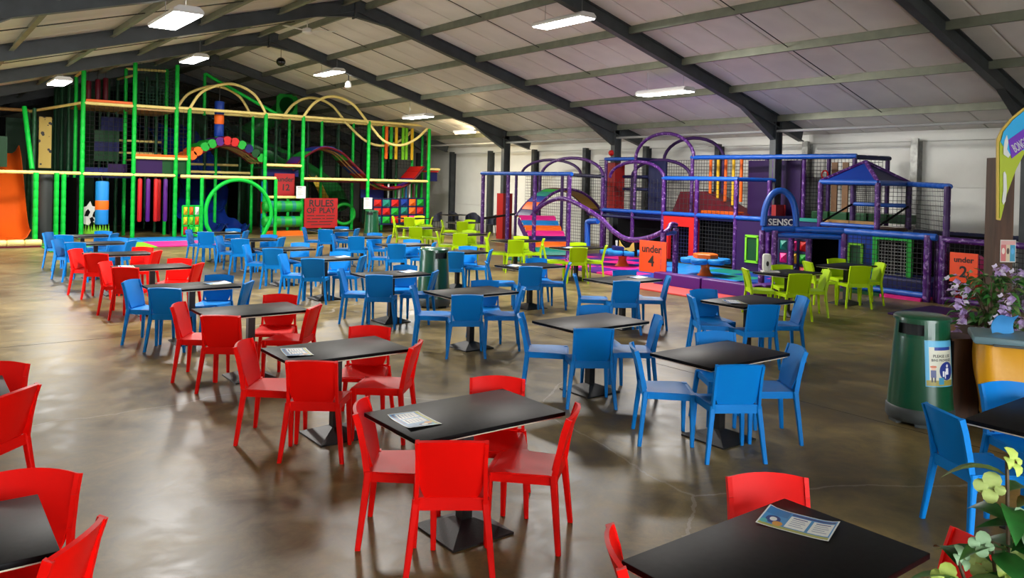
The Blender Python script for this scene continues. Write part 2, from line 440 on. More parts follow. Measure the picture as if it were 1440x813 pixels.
# ceiling fan, hanging ball light and spotlight near the ridge
P = gY(432, 44, 21.4)
t = thing('ceiling_fan', 'white three-bladed ceiling fan hanging below the ridge', 'ceiling fan', P)
m_fan = mat('fan_white', (0.72, 0.71, 0.66), 0.4)
wpart('rod', MB().tube([P + Vector((0, 0, .05)), (P.x, P.y, roof_z(P.x) - .05)], .014, 6), m_fan, t)
wpart('motor', MB().lathe([(.05, .1), (.13, .07), (.14, -.03), (.08, -.09), (.02, -.1)][::-1], 16, P), m_fan, t, 40)
for k in range(3):
    a = R(-38 + 120 * k); d = Vector((math.cos(a), math.sin(a), 0))
    mb = MB(); s_ = Vector((-d.y, d.x, 0))
    q = [P + d * .1 - s_ * .03, P + d * .1 + s_ * .03, P + d * .85 + s_ * .075, P + d * .85 - s_ * .075]
    mb.add([v + Vector((0, 0, .0)) for v in q] + [v + Vector((0, 0, .02)) for v in q], [(3, 2, 1, 0), (4, 5, 6, 7), (0, 1, 5, 4), (1, 2, 6, 5), (2, 3, 7, 6), (3, 0, 4, 7)])
    wpart('blade', mb, m_fan, t)
P = gY(395, 87, 25.6)
t = thing('mirror_ball', 'dark round mirror ball hanging on a wire from the ridge', 'mirror ball', P)
wpart('ball', MB().lathe([(.005, -.15), (.09, -.12), (.14, -.05), (.15, 0), (.14, .06), (.09, .12), (.02, .15)], 16, P), mat('ball_dark', (.03, .03, .03), .25, .8), t)
wpart('wire', MB().tube([P + Vector((0, 0, .15)), (P.x, P.y, roof_z(P.x) + .01)], .008, 4), m_black, t)
P = gY(490, 118, 25.2)
t = thing('spotlight', 'small pale spotlight clamped under a roof purlin', 'spotlight', P)
wpart('lamp_head', MB().lathe([(.05, -.16), (.12, -.12), (.11, .0), (.06, .09), (.03, .1)], 14, P), m_fan, t, 40)
wpart('bracket', MB().bar(P + Vector((0, 0, .09)), (P.x, P.y, roof_z(P.x) - .1), .03, .03), m_steel, t)
# ================================================================= chairs and tables
def chair_meshes(key, col, spec=0.5):
    m = mat('plastic_' + key, col, 0.45, spec=0.17, bump=0.03, bscale=400)
    out = {}
    # seat: dished slab with a rim
    H = 0.445
    def seat(u, v):
        x = (u - .5); yv = v
        wid = 0.375 + 0.065 * yv
        y = -0.205 + 0.425 * yv
        z = H - 0.012 * math.cos(PI * x) * math.sin(PI * min(1, yv * 1.05)) - 0.018 * max(0, yv - .8) / .2
        return Vector((x * wid, y, z))
    mb = MB().grid(seat, 6, 6, 0.026)
    # apron below the rim: sides, front, rear (rear one bowed as seen from behind)
    mb.bar((-.185, -.2, .412), (-.212, .19, .412), .02, .05); mb.bar((.185, -.2, .412), (.212, .19, .412), .02, .05)
    mb.bar((-.205, .195, .412), (.205, .195, .412), .02, .045)
    mb.bar((-.19, -.212, .425), (.19, -.212, .425), .018, .07)
    out['seat'] = mb.mesh('seat', m, 50)
    # backrest: curved shell, rounded lower corners, slightly flared top
    def back(u, v):
        x = (u - .5) * 2
        z = 0.455 + (0.785 - 0.455) * v
        half = 0.174 + 0.010 * v
        if v < 0.34: half *= 1 - 0.16 * ((0.34 - v) / 0.34) ** 2
        bow = 0.032 * (1 - x * x) * (0.35 + 0.65 * v)
        y = -0.205 - 0.075 * v - 0.018 * v * v - bow
        top = 0.012 * (1 - x * x) * v
        return Vector((x * half, y, z + top))
    mb = MB().grid(back, 8, 7, 0.02)
    for s in (-1, 1):    # stiles that run on from the rear legs
        pts = [(s * .188, -.212, .43), (s * .184, -.232, .56), (s * .184, -.262, .70), (s * .186, -.290, .787)]
        for a, b in zip(pts, pts[1:]): mb.bar(a, b, .022, .038, (0, 1, 0))
    out['backrest'] = mb.mesh('backrest', m, 55)
    # a leg of tapering section, from a top point to a foot
    def leg(top, foot, wt, wf):
        mb = MB(); t_ = Vector(top); f_ = Vector(foot); vs = []
        for p, ww in ((f_, wf), (t_, wt)):
            c = ww * .32
            for dx, dy in ((-ww, -ww + c), (-ww + c, -ww), (ww - c, -ww), (ww, -ww + c), (ww, ww - c), (ww - c, ww), (-ww + c, ww), (-ww, ww - c)):
                vs.append(p + Vector((dx, dy, 0)) * .5)
        return mb.add(vs, [tuple(reversed(range(8))), tuple(range(8, 16))] + [(i, (i + 1) % 8, 8 + (i + 1) % 8, 8 + i) for i in range(8)]).mesh('leg', m, 30)
    out['legs'] = [leg((s * .188, -.205, .45), (s * .238, -.252, 0), .045, .032) for s in (-1, 1)] + [leg((s * .203, .185, .44), (s * .218, .19, 0), .046, .030) for s in (-1, 1)]
    return out
CH = {'red': chair_meshes('red', (0.86, 0.004, 0.002)), 'blue': chair_meshes('blue', (0.001, 0.20, 0.62)), 'lime': chair_meshes('lime', (0.38, 0.60, 0.002))}
def chair(kind, x, y, ang, label, group):
    """ang = direction the sitter faces, degrees from +X"""
    t = thing('chair', label, 'chair', (x, y, 0), R(ang - 90), group)
    c = CH[kind]
    link('seat', c['seat'], t); link('backrest', c['backrest'], t)
    for me in c['legs']: link('leg', me, t)
    return t

m_top = mat('table_black_laminate', (0.006, 0.006, 0.0065), 0.42, spec=0.07, noise=0.3, nscale=30)
m_lip = mat('table_edge_catchlight', (0.62, 0.56, 0.43), 0.4)  # cream tone stands in for light caught along the table edge
m_iron = mat('cast_iron_black', (0.012, 0.012, 0.013), 0.5, bump=0.15, bscale=90)
TA, TB, TH = 1.07, 0.665, 0.74
me_top = MB().box(0, 0, TH - .013, TA, TB, .026).mesh('table_top', m_top, 30, bevel=.004)
me_lip = MB().box(0, 0, TH - .0315, TA - .03, TB - .03, .011).mesh('edge_light_board', m_lip)  # board added to carry the pale edge light
me_pole = MB().box(0, 0, .38, .075, .075, .665).box(0, 0, TH - .045, .36, .30, .016).mesh('pole', m_iron)
def _base():
    mb = MB(); s = .225; q = .045
    vs = [(-s, -s, 0), (s, -s, 0), (s, s, 0), (-s, s, 0), (-s, -s, .014), (s, -s, .014), (s, s, .014), (-s, s, .014), (-q, -q, .085), (q, -q, .085), (q, q, .085), (-q, q, .085)]
    fs = [(3, 2, 1, 0), (8, 9, 10, 11)]
    for o in (0, 4):
        for i in range(4): fs.append((o + i, o + (i + 1) % 4, o + 4 + (i + 1) % 4, o + 4 + i))
    return mb.add(vs, fs).mesh('base', m_iron)
me_base = _base()
def table(x, y, label, group, rz=0.0):
    t = thing('table', label, 'table', (x, y, 0), rz, group)
    for n, me in (('table_top', me_top), ('edge_light_board', me_lip), ('pole', me_pole), ('base', me_base)): link(n, me, t)
    return t
# menu sheets: print is flat, the sheet itself curls
BL, WH, GR, OR, NV = (.03, .22, .55), (.82, .86, .84), (.42, .45, .10), (.75, .35, .05), (.02, .04, .22)
m_menu = print_mat('menu_print', (.75, .8, .8), [
    (.02, .03, .98, .97, (.06, .30, .62)), (.02, .03, .98, .14, GR), (.02, .62, .33, .97, (.03, .2, .5)),
    (.36, .18, .64, .80, WH), (.68, .18, .96, .80, WH), (.36, .84, .96, .92, NV),
    ('o', .17, .40, .10, .2, NV), ('o', .17, .42, .05, .1, WH), ('o', .26, .24, .07, .12, OR), ('o', .07, .22, .05, .1, (.1, .5, .5)),
    (.40, .70, .60, .74, NV), (.40, .6, .58, .63, (.3, .35, .5)), (.40, .5, .6, .53, (.3, .35, .5)), (.40, .4, .56, .43, (.3, .35, .5)), (.40, .3, .6, .33, (.3, .35, .5)),
    (.72, .70, .92, .74, NV), (.72, .6, .9, .63, (.3, .35, .5)), (.72, .5, .92, .53, (.3, .35, .5)), (.72, .4, .88, .43, (.3, .35, .5)), (.72, .3, .92, .33, (.3, .35, .5))])
def menu(x, y, ang, label, curl=.012, sx=.30, sy=.21, group=None, m=None):
    def fn(u, v): return Vector(((u - .5) * sx, (v - .5) * sy, 0.0012 + curl * (abs(u - .5) * 2) ** 4 * (0.3 + 0.7 * v)))
    mb = MB().grid(fn, 10, 4, 0.0008)
    me = mb.mesh('menu_sheet', m or m_menu, 60, uv=lambda c: (c.x / sx + .5, c.y / sy + .5))
    o = link('menu_sheet', me, None, (x, y, TH + .0006), R(ang))
    return tag(o, label, 'menu', group)

OFF = {'W': (-.40, .25, -37), 'S': (-.30, -.29, 58), 'E': (.36, -.20, 140), 'N': (.38, .26, -124)}
# x, y, chair colour, menu (dx,dy,angle) or None, chairs left out / overrides
TABLES = [
    ('lead', 2.74, 1.81, 'red', (.33, .13, -72), {'W': (-.31, .185, -38), 'E': (.41, -.29, 140), 'N': (.415, .23, -126)}),
    ('a', 2.80, 4.09, 'red', (-.36, .02, 88), {'W': (-.32, .17, -36), 'S': (-.30, -.31, 56), 'E': (.29, -.25, 130), 'N': (.38, .20, -128)}),
    ('a', 2.92, 6.23, 'red', (-.35, .0, 80), {}),
    ('a', 2.99, 8.54, 'red', None, {}),
    ('a', 2.98, 10.75, 'blue', (.34, .05, 10), {}),
    ('a', 3.07, 13.25, 'red', (-.36, .02, 85), {}),
    ('a', 3.05, 15.68, 'red', None, {}),
    ('a', 3.12, 18.2, 'blue', None, {}),
    ('a', 3.22, 20.4, 'blue', None, {}),
    ('l', -.05, 3.75, 'red', None, {}),
    ('l', .02, 6.27, 'red', None, {}),
    ('b', 5.93, 1.92, 'blue', None, {}),
    ('b', 5.65, 4.36, 'blue', None, {}),
    ('b', 5.76, 6.12, 'blue', None, {}),
    ('b', 5.92, 8.59, 'blue', None, {}),
    ('b', 5.95, 10.8, 'blue', (.32, .08, 20), {}),
    ('b', 6.02, 13.4, 'blue', (.33, .05, 15), {}),
    ('b', 6.10, 15.55, 'blue', None, {}),
    ('b', 6.35, 18.1, 'blue', (-.32, .0, 60), {}),
    ('b', 6.30, 20.5, 'blue', (.3, .0, 10), {}),
    ('c', 8.59, 6.22, 'blue', (-.30, -.02, 60), {'N': (-.13, .45, -115)}),
    ('c', 8.76, 8.62, 'blue', (.35, .04, 10), {}),
    ('c', 8.68, 10.8, 'blue', (-.34, .05, 30), {}),
    ('c', 8.98, 13.55, 'blue', None, {}),
    ('c', 8.87, 15.6, 'blue', None, {}),
    ('c', 9.05, 17.95, 'blue', None, {}),
    ('c', 9.45, 20.6, 'blue', (.3, .0, 10), {}),
    ('d', 12.12, 7.98, 'lime', None, {}),
    ('d', 14.38, 8.2, 'lime', None, {}),
    ('d', 12.1, 13.4, 'lime', (-.28, .0, 10), {}),
    ('d', 12.1, 15.65, 'lime', None, {}),
    ('d', 12.15, 18.05, 'lime', None, {}),
    ('d', 12.45, 20.9, 'lime', None, {}),
    ('e', 15.6, 23.2, 'lime', None, {}),
    ('e', 15.3, 26.2, 'lime', None, {}),
]
SIDE = {'W': 'facing the white wall', 'S': 'facing the green frame', 'E': 'backing on the white wall', 'N': 'backing on the green frame'}
ORD = ('first', 'second', 'third', 'fourth', 'fifth', 'sixth', 'seventh', 'eighth', 'ninth')
SPECIAL = {9: 'table of the outer row, its first', 10: 'table of the outer row, its second', 27: 'table with the white dispenser', 28: 'table by the purple fence', 33: 'table behind the purple cage', 34: 'table farthest behind the purple cage'}
for n0, n1, ref in ((0, 9, 'leafy plant'), (11, 20, 'yellow cart'), (20, 27, 'poster bin'), (29, 33, 'coral mat')):
    for k in range(n0, n1): SPECIAL[k] = f'{ORD[k - n0]} table along from the {ref}'
SHORT = {9: 'first outer-row table', 10: 'second outer-row table'}
for i, (colm, x, y, c, mn, ov) in enumerate(TABLES):
    sp = SPECIAL[i]
    table(x, y, f'black {sp}, {"with a menu sheet" if mn else "ringed by " + c + " chairs"}', f'black tables ringed by {c} chairs')
    if mn: menu(x + mn[0], y + mn[1], mn[2], f'blue and white printed menu on the {sp}', .014, group='printed menu sheets on the tables')
    rnd = random.Random(i * 13 + 5)
    for k in 'WSEN':
        dx, dy, a = ov.get(k, OFF[k])
        if k not in ov:
            dx += rnd.uniform(-.03, .03); dy += rnd.uniform(-.03, .03); a += rnd.uniform(-5, 5)
        chair(c, x + dx, y + dy, a, f'{c} chair at the {SHORT.get(i, sp)}, {SIDE[k]}', f'{c} plastic chairs at the tables')
# ================================================================= soft-play helpers
def col_mat(key, c, rough=0.45, **k): return mat('vinyl_' + key, c, rough, spec=.3, **k)
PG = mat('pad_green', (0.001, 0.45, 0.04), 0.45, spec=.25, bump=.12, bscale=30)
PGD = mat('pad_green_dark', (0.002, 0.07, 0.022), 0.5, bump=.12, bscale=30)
PC = mat('pad_cream', (0.84, 0.68, 0.24), 0.5, spec=.25, bump=.12, bscale=30)
PP = mat('pad_purple', (0.10, 0.010, 0.21), 0.4)
def lace(m, dark, pale):
    nt = m.node_tree; b = nt.nodes['Principled BSDF']; tc = nt.nodes.new('ShaderNodeTexCoord')
    br = nt.nodes.new('ShaderNodeTexNoise'); br.inputs['Scale'].default_value = 14; br.inputs['Detail'].default_value = 1
    nt.links.new(tc.outputs['Object'], br.inputs['Vector'])
    r = nt.nodes.new('ShaderNodeValToRGB'); r.color_ramp.elements[0].position = .60; r.color_ramp.elements[1].position = .66
    r.color_ramp.elements[0].color = (*dark, 1); r.color_ramp.elements[1].color = (*pale, 1)
    nt.links.new(br.outputs['Fac'], r.inputs['Fac']); nt.links.new(r.outputs['Color'], b.inputs['Base Color'])
lace(PP, (0.055, 0.005, 0.125), (0.24, 0.12, 0.36))
PPD = mat('pad_purple_dark', (0.035, 0.005, 0.085), 0.5, bump=.12, bscale=30)
PB = mat('pad_blue', (0.002, 0.075, 0.40), 0.4, bump=.12, bscale=30)
PBD = mat('pad_navy', (0.003, 0.007, 0.06), 0.5)
V = dict(red=col_mat('red', (.50, .010, .008)), orange=col_mat('orange', (.80, .13, .01)), yellow=col_mat('yellow', (.75, .45, .02)),
         green=col_mat('green', (.01, .33, .03)), lime=col_mat('lime', (.18, .55, .02)), teal=col_mat('teal', (.008, .20, .15)), sky=col_mat('sky', (.012, .20, .55)),
         blue=col_mat('blue', (.004, .035, .27)), navy=col_mat('navy', (.004, .007, .09)), purple=col_mat('purple', (.075, .008, .17)), dpurple=col_mat('dark_purple', (.020, .003, .055)),
         pink=col_mat('pink', (.70, .02, .22)), maroon=col_mat('maroon', (.10, .004, .012)), black=mat('vinyl_black', (.003, .003, .004), .7, spec=.1),
         tan=mat('ply_tan', (.33, .18, .05), .55, noise=.15, nscale=5), white=col_mat('white', (.72, .72, .68)), cream=PC, dgreen=col_mat('dark_green', (.003, .055, .012)),
         brown=mat('wood_brown', (.065, .026, .011), .6, noise=.3, nscale=4, stretch=(6, 6, .6)), coral=col_mat('coral', (.62, .06, .05)))
M_NET = mat('net_black', (.006, .006, .007), .7)
M_NETG = mat('net_green', (.01, .05, .03), .7)
M_NETW = mat('net_grey', (.30, .30, .29), .7)

def post(parent, x, y, z0, z1, m, r=.06, name='post'):
    mb = MB(); n = max(2, int((z1 - z0) / .26)); prof = []
    for k in range(n):      # padded sleeve in short lengths, nipped in at each tie
        a = z0 + (z1 - z0) * k / n; b = z0 + (z1 - z0) * (k + 1) / n
        prof += [(r * .88, a), (r, a + .025), (r, b - .025)]
    prof.append((r * .88, z1))
    mb.lathe([(p, q) for p, q in prof], 10, (x, y, 0))
    return wpart(name, mb, m, parent, 60)
def rail(parent, p, q, m, r=.055, name='rail'):
    p = Vector(p); q = Vector(q); L = (q - p).length; n = max(2, int(L / .3)); pts = []; rs = []
    for k in range(n):
        for a, s in ((k / n, .9), ((k + .12) / n, 1), ((k + .88) / n, 1)):
            pts.append(p.lerp(q, a)); rs.append(r * s)
    pts.append(q); rs.append(r * .9)
    return wpart(name, MB().tube(pts, rs, 8), m, parent, 60)
def curve_pts(P, n=8):
    """Catmull-Rom through P"""
    P = [Vector(p) for p in P]; out = []
    for i in range(len(P) - 1):
        p0 = P[max(i - 1, 0)]; p1 = P[i]; p2 = P[i + 1]; p3 = P[min(i + 2, len(P) - 1)]
        for k in range(n):
            t = k / n
            out.append(.5 * ((2 * p1) + (p2 - p0) * t + (2 * p0 - 5 * p1 + 4 * p2 - p3) * t * t + (3 * p1 - p0 - 3 * p2 + p3) * t ** 3))
    out.append(P[-1]); return out
def bent(parent, P, m, r=.055, n=8, name='bent_tube'):
    return wpart(name, MB().tube(curve_pts(P, n), r, 8), m, parent, 60)
def net(parent, p0, ux, uz, w, h, m=None, cell=.11, r=.006, name='net'):
    """knotted netting of crossed strands on the rectangle p0 + ux*w, uz*h"""
    p0 = Vector(p0); ux = Vector(ux).normalized(); uz = Vector(uz).normalized(); nn = ux.cross(uz)
    mb = MB(); vs = []; fs = []
    def strand(a, b, side):
        o = len(vs)
        for c in (a, b): vs.extend([c - side * r, c + nn * r, c + side * r])
        fs.extend([(o, o + 1, o + 4, o + 3), (o + 1, o + 2, o + 5, o + 4), (o + 2, o, o + 3, o + 5)])
    for k in range(int(w / cell) + 1): strand(p0 + ux * (k * cell), p0 + ux * (k * cell) + uz * h, ux)
    for k in range(int(h / cell) + 1): strand(p0 + uz * (k * cell), p0 + uz * (k * cell) + ux * w, uz)
    mb.add(vs, fs)
    return wpart(name, mb, m or M_NET, parent, stuff=True)
def slab(parent, name, a, b, m, bevel=0.0, label=None):
    a = Vector(a); b = Vector(b); c = (a + b) / 2; s = b - a
    return wpart(name, MB().box(c.x, c.y, c.z, abs(s.x), abs(s.y), abs(s.z)), m, parent, None, None, bevel, label)
def arc_pts(c, rx, rz, a0, a1, n, ux=(1, 0, 0)):
    c = Vector(c); ux = Vector(ux).normalized()
    return [c + ux * (rx * math.cos(R(a0 + (a1 - a0) * k / n))) + Vector((0, 0, rz * math.sin(R(a0 + (a1 - a0) * k / n)))) for k in range(n + 1)]
def banded_bridge(parent, path, depth, cols, th=.09, name='pad', under=None):
    """walkway along path (list of points), depth vector across; one padded piece for each band"""
    P = curve_pts(path, 8); n = len(P) - 1; k = len(cols); depth = Vector(depth)
    for i, c in enumerate(cols):
        a = i * n / k; b = (i + 1) * n / k
        def at(t):
            j = min(int(t), n - 1); return P[j].lerp(P[j + 1], t - j)
        def fn(u, v): return at(a + (b - a) * (.02 + .96 * u)) + depth * v + Vector((0, 0, .012 * math.sin(PI * u)))
        wpart(name, MB().grid(fn, 4, 2, th), V[c], parent)
    for v in (0, 1):
        wpart('edge_tube', MB().tube([p + depth * v - Vector((0, 0, th * .6)) for p in P], .05, 6), V['black'] if under is None else under, parent, 60)
def sign_board(name, label, cat, p, ux, w, h, th, m, lines, tm, group=None, dashes=()):
    """upright board, lower-left corner p, facing -(normal); lines = (text, size, u, v)"""
    p = Vector(p); ux = Vector(ux).normalized(); uz = Vector((0, 0, 1)); nn = ux.cross(uz)     # points to the viewer
    t = thing(name, label, cat, p + ux * w / 2, 0, group)
    M = Matrix((ux.to_4d(), uz.to_4d(), nn.to_4d(), (0, 0, 0, 1))).transposed()
    for i in range(3): M[3][i] = 0
    M = Matrix(((ux.x, uz.x, nn.x, p.x), (ux.y, uz.y, nn.y, p.y), (ux.z, uz.z, nn.z, p.z), (0, 0, 0, 1)))
    wpart('board', MB().prism([(0, 0), (w, 0), (w, h), (0, h)], -th, M) if False else MB().prism([(0, 0), (w, 0), (w, h), (0, h)], th, M @ Matrix.Translation((0, 0, -th))), m, t)
    for s, size, u, v in lines:
        me = text_mesh(s, size, .003, bold=.018); me.materials.append(tm)
        me.transform(Matrix.Translation(-(p + ux * w / 2)) @ M @ Matrix.Translation((u * w, v * h, .004)))
        link('lettering', me, t)
    if dashes:
        mb = MB()
        for u0, u1, v, hh in dashes: mb.prism([(u0 * w, v * h), (u1 * w, v * h), (u1 * w, v * h + hh), (u0 * w, v * h + hh)], .003, M)
        wpart('small_print', mb, tm, t)
    return t
M_INK = mat('ink_black', (.012, .012, .012), .6)
M_INKG = mat('ink_grey', (.25, .25, .25), .6)

# ================================================================= green play frame
YF = 29.0
gf = thing('green_play_frame', 'tall green and cream padded climbing frame of several storeys with nets', 'play frame', (8.0, YF, 0))
XS = [4.53, 6.07, 7.42, 7.85, 9.2, 10.57, 12.03, 13.4, 14.8, 16.2, 17.64]
TOPZ = {4.53: 5.5, 6.07: 5.92, 7.42: 5.98}
for x in (4.53, 6.07, 7.42, 7.85, 10.57, 12.03, 14.8, 17.64):
    post(gf, x, YF, 0, TOPZ.get(x, 4.52), PG, .072)
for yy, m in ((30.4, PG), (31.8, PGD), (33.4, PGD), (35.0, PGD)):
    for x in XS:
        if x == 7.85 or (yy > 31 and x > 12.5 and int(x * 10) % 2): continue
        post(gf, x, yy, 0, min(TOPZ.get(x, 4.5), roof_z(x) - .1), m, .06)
post(gf, 18.15, 30.4, 0, 4.5, PG, .06)
for x, y in ((2.2, 31.5), (3.3, 30.2), (3.3, 31.6), (2.2, 33), (.9, 33)): post(gf, x, y, 0, 4.25, PGD, .06)
for x, y in ((3.12, 27.9), (3.78, 28.75), (4.0, 28.9)): post(gf, x, y, 0, 2.15, PG, .075)
for x in (8.13, 10.75): post(gf, x, 28.35, 0, 2.1, PG, .065)
# cream rails
rail(gf, (-.6, 28.4, 2.15), (3.9, 28.85, 2.15), PC, .055); rail(gf, (3.9, 28.85, 2.15), (4.53, YF, 2.15), PC)
for a, b in ((4.53, 6.07), (6.07, 7.42)): rail(gf, (a, YF - .02, 2.14), (b, YF - .02, 2.14), PC)
rail(gf, (7.42, 28.35, 2.13), (8.13, 28.35, 2.13), PC); rail(gf, (8.13, 28.35, 2.13), (10.75, 28.35, 2.13), PC)
for a, b in ((12.03, 14.8), (14.8, 17.64)): rail(gf, (a, YF, 2.14), (b, YF, 2.14), PC)
rail(gf, (10.57, YF, 2.62), (12.03, YF, 2.62), PC); rail(gf, (10.57, YF, 1.42), (12.03, YF, 1.42), PC)
for a, b in ((7.42, 7.85), (7.85, 10.57), (10.57, 12.03), (12.03, 14.8), (14.8, 17.64)): rail(gf, (a, YF, 4.5), (b, YF, 4.5), PC)
rail(gf, (7.42, 30.4, 4.5), (17.64, 30.4, 4.5), PC); rail(gf, (17.64, YF, 4.5), (18.15, 30.4, 4.5), PC)
rail(gf, (6.07, YF, 4.47), (7.42, YF, 4.47), PC); rail(gf, (4.53, YF, 4.45), (6.07, YF, 4.45), PC)
rail(gf, (6.07, YF, 2.73), (7.85, YF, 2.73), PC); rail(gf, (17.64, YF, 2.66), (18.25, YF + .1, 2.66), PC)
rail(gf, (-1.5, 31.5, 4.25), (3.3, 31.6, 4.25), V['tan'], .06); rail(gf, (3.3, 31.6, 4.22), (4.53, YF, 4.45), PC, .05)
rail(gf, (8.0, 30.4, 2.3), (10.5, 30.4, 2.3), PC, .05); rail(gf, (8.0, 31.8, 2.6), (10.5, 31.8, 2.6), PC, .05)
for x, z in ((6.2, 3.4), (6.2, 2.95)): rail(gf, (x - .4, 32.2, z), (x + 1.5, 32.2, z), PC, .045)
for x in (4.53, 6.07): rail(gf, (x, YF, 5.5), (x, 31.8, min(5.6, roof_z(x) - .15)), PC, .045)
rail(gf, (6.07, 30.4, 5.85), (7.42, 30.4, 5.9), PC, .045)
# sloping top rail beside the slide
rail(gf, (8.75, 30.4, 5.95), (11.1, YF + .3, 4.55), PG, .06); post(gf, 8.75, 30.4, 4.4, 5.95, PG, .06)
rail(gf, gY(34, 150, 29.6), gY(45, 238, 28.9), PG, .075)
# decks
for x0, x1, y0, y1, z, c in ((4.55, 6.0, 29.0, 31.8, 4.45, 'tan'), (6.05, 7.45, 29.0, 31.8, 4.40, 'tan'), (4.55, 6.05, 29.1, 33.4, 2.08, 'navy'), (6.1, 7.8, 29.1, 30.4, 2.68, 'tan'), (10.6, 12.0, 29.1, 31.8, 2.55, 'dgreen'), (12.1, 14.8, 29.1, 30.4, 2.08, 'maroon'), (14.9, 17.6, 29.6, 30.4, 2.08, 'dgreen'), (8.0, 10.5, 30.5, 33.4, 2.1, 'tan'), (17.6, 18.2, 29.1, 30.3, 2.6, 'red')):
    slab(gf, 'deck', (x0, y0, z - .06), (x1, y1, z), V[c])
for x0, x1, z, c in ((4.6, 6.0, 4.53, 'orange'), (6.12, 7.8, 2.80, 'orange')):
    slab(gf, 'deck_edge', (x0, YF - .05, z - .03), (x1, YF + .1, z + .05), V[c], .01)
# solid panels
for x0, x1, z0, z1, y, c in ((6.13, 7.0, 2.2, 2.68, 29.06, 'dpurple'), (7.0, 7.8, 2.2, 2.68, 29.07, 'dgreen'), (4.6, 5.35, 2.14, 2.36, 29.3, 'navy'), (5.4, 6.0, 2.16, 2.5, 29.6, 'dpurple'), (5.3, 6.1, 2.6, 2.95, 31.5, 'dgreen'), (5.3, 6.1, 2.95, 3.3, 31.5, 'navy'), (5.3, 6.1, 3.3, 3.7, 31.5, 'dgreen'), (5.5, 6.3, 3.7, 4.2, 31.5, 'navy'), (.2, 2.6, 2.3, 3.3, 30.6, 'dgreen'), (10.6, 12.0, 2.2, 2.5, 29.3, 'navy'), (17.66, 18.2, 2.15, 2.6, 29.2, 'navy'), (14.85, 15.95, 1.4, 1.75, 29.7, 'navy'), (14.85, 15.4, 1.75, 2.05, 29.7, 'maroon'), (15.4, 15.95, 1.75, 2.05, 29.72, 'red')):
    slab(gf, 'panel', (x0, y, z0), (x1, y + .06, z1), V[c])
for x0, x1, z0, z1, y in ((-2, 4.6, 0, 4.2, 35.6), (4.6, 10.6, 0, 5.6, 36.2), (10.6, 12.6, 0, 3.0, 35.4)):  # added dark sheets that put interior shade behind the frame
    n = max(1, int((x1 - x0) / 1.5))
    for k in range(n):
        a = x0 + (x1 - x0) * k / n; b = x0 + (x1 - x0) * (k + 1) / n
        slab(gf, 'shade_backing', (a + .01, y, z0), (b - .01, y + .05, z1), V['black'] if k % 3 else V['dgreen'])
for x, y0, y1, c in ((4.45, 29.4, 35, 'black'), (7.6, 30.5, 35, 'black'), (10.62, 31.8, 35.2, 'black')):  # black sheets added inside, standing in for the shade there
    slab(gf, 'shade_side', (x, y0, 0), (x + .04, y1, 2.0), V[c])
# nets
net(gf, (6.12, 29.05, 4.5), (1, 0, 0), (0, 0, 1), 1.25, 1.45, M_NETG)
net(gf, (7.45, 29.05, 4.5), (0, 1, 0), (0, 0, 1), 2.7, 1.5, M_NETG)
net(gf, (4.6, 31.7, 4.5), (1, 0, 0), (0, 0, 1), 2.8, 1.2, M_NETG)
for a, b in ((7.9, 10.5), (10.6, 12.0), (12.1, 14.75), (14.85, 17.6)):
    net(gf, (a, 30.42, 2.7), (1, 0, 0), (0, 0, 1), b - a, 1.75, M_NET, .14)
net(gf, (4.6, 29.04, 2.2), (1, 0, 0), (0, 0, 1), 1.4, 2.2, M_NET, .14)
net(gf, (6.12, 29.04, 2.8), (1, 0, 0), (0, 0, 1), 1.7, 1.6, M_NET, .14)
net(gf, (12.1, 30.45, .1), (1, 0, 0), (0, 0, 1), 2.6, 1.95, M_NET, .14)
net(gf, (18.15, 30.4, 2.7), (-.33, -1, 0), (0, 0, 1), 1.5, 1.75, M_NET, .12)
net(gf, (8.2, 31.6, 4.55), (1, -.18, -.42), (0, 0, 1), 3.0, 1.1, M_NET, .12)
# cream tube arches over the two bridges
for yy, dx in ((YF, 0), (30.2, -.15)):
    bent(gf, [(7.85 + dx, yy, 4.5), (8.3 + dx, yy, 5.15), (9.25 + dx, yy, 5.5), (10.1 + dx, yy, 5.2), (10.57 + dx, yy, 4.5)], PC, .05, name='arch_tube')
    a = .0 if yy == YF else .35
    bent(gf, [(12.03 - a, yy, 4.52), (12.5 - a, yy, 5.1), (13.2 - a, yy, 5.38), (14.05 - a, yy, 5.15), (14.8 - a, yy, 4.4), (15.5 - a * .5, yy, 3.75), (16.3 - a * .3, yy, 3.62), (17.05, yy, 3.95), (17.64, yy, 4.5)], PC, .055, name='arch_tube')
# vertical strips and bars at the right-hand tower
for k, (x, c) in enumerate(((16.15, 'orange'), (16.38, 'green'), (16.62, 'yellow'), (16.95, 'lime'), (17.12, 'lime'), (17.4, 'yellow'))):
    slab(gf, 'hanging_strip', (x - .06, 30.0, 3.05), (x + .06, 30.05, 4.42), V[c])
slab(gf, 'hanging_strip', (17.92, 29.6, 3.05), (18.08, 29.64, 4.42), V['orange'])
for k in range(10):
    x = 15.95 + k * .17
    wpart('bar', MB().tube([(x, 29.7, .95), (x, 29.7, 2.05)], .042, 8), V[('black', 'white', 'black', 'green', 'white', 'green', 'sky', 'white', 'maroon', 'green')[k]], gf, 60)

for z0, z1, c in ((0, .75, 'sky'), (.75, 1.2, 'red'), (1.2, 2.0, 'sky')): wpart('striped_pillar', MB().lathe([(.1, z0), (.12, z0 + .02), (.12, z1 - .02), (.1, z1)], 12, (11.0, 30.2, 0)), V[c], gf, 40)
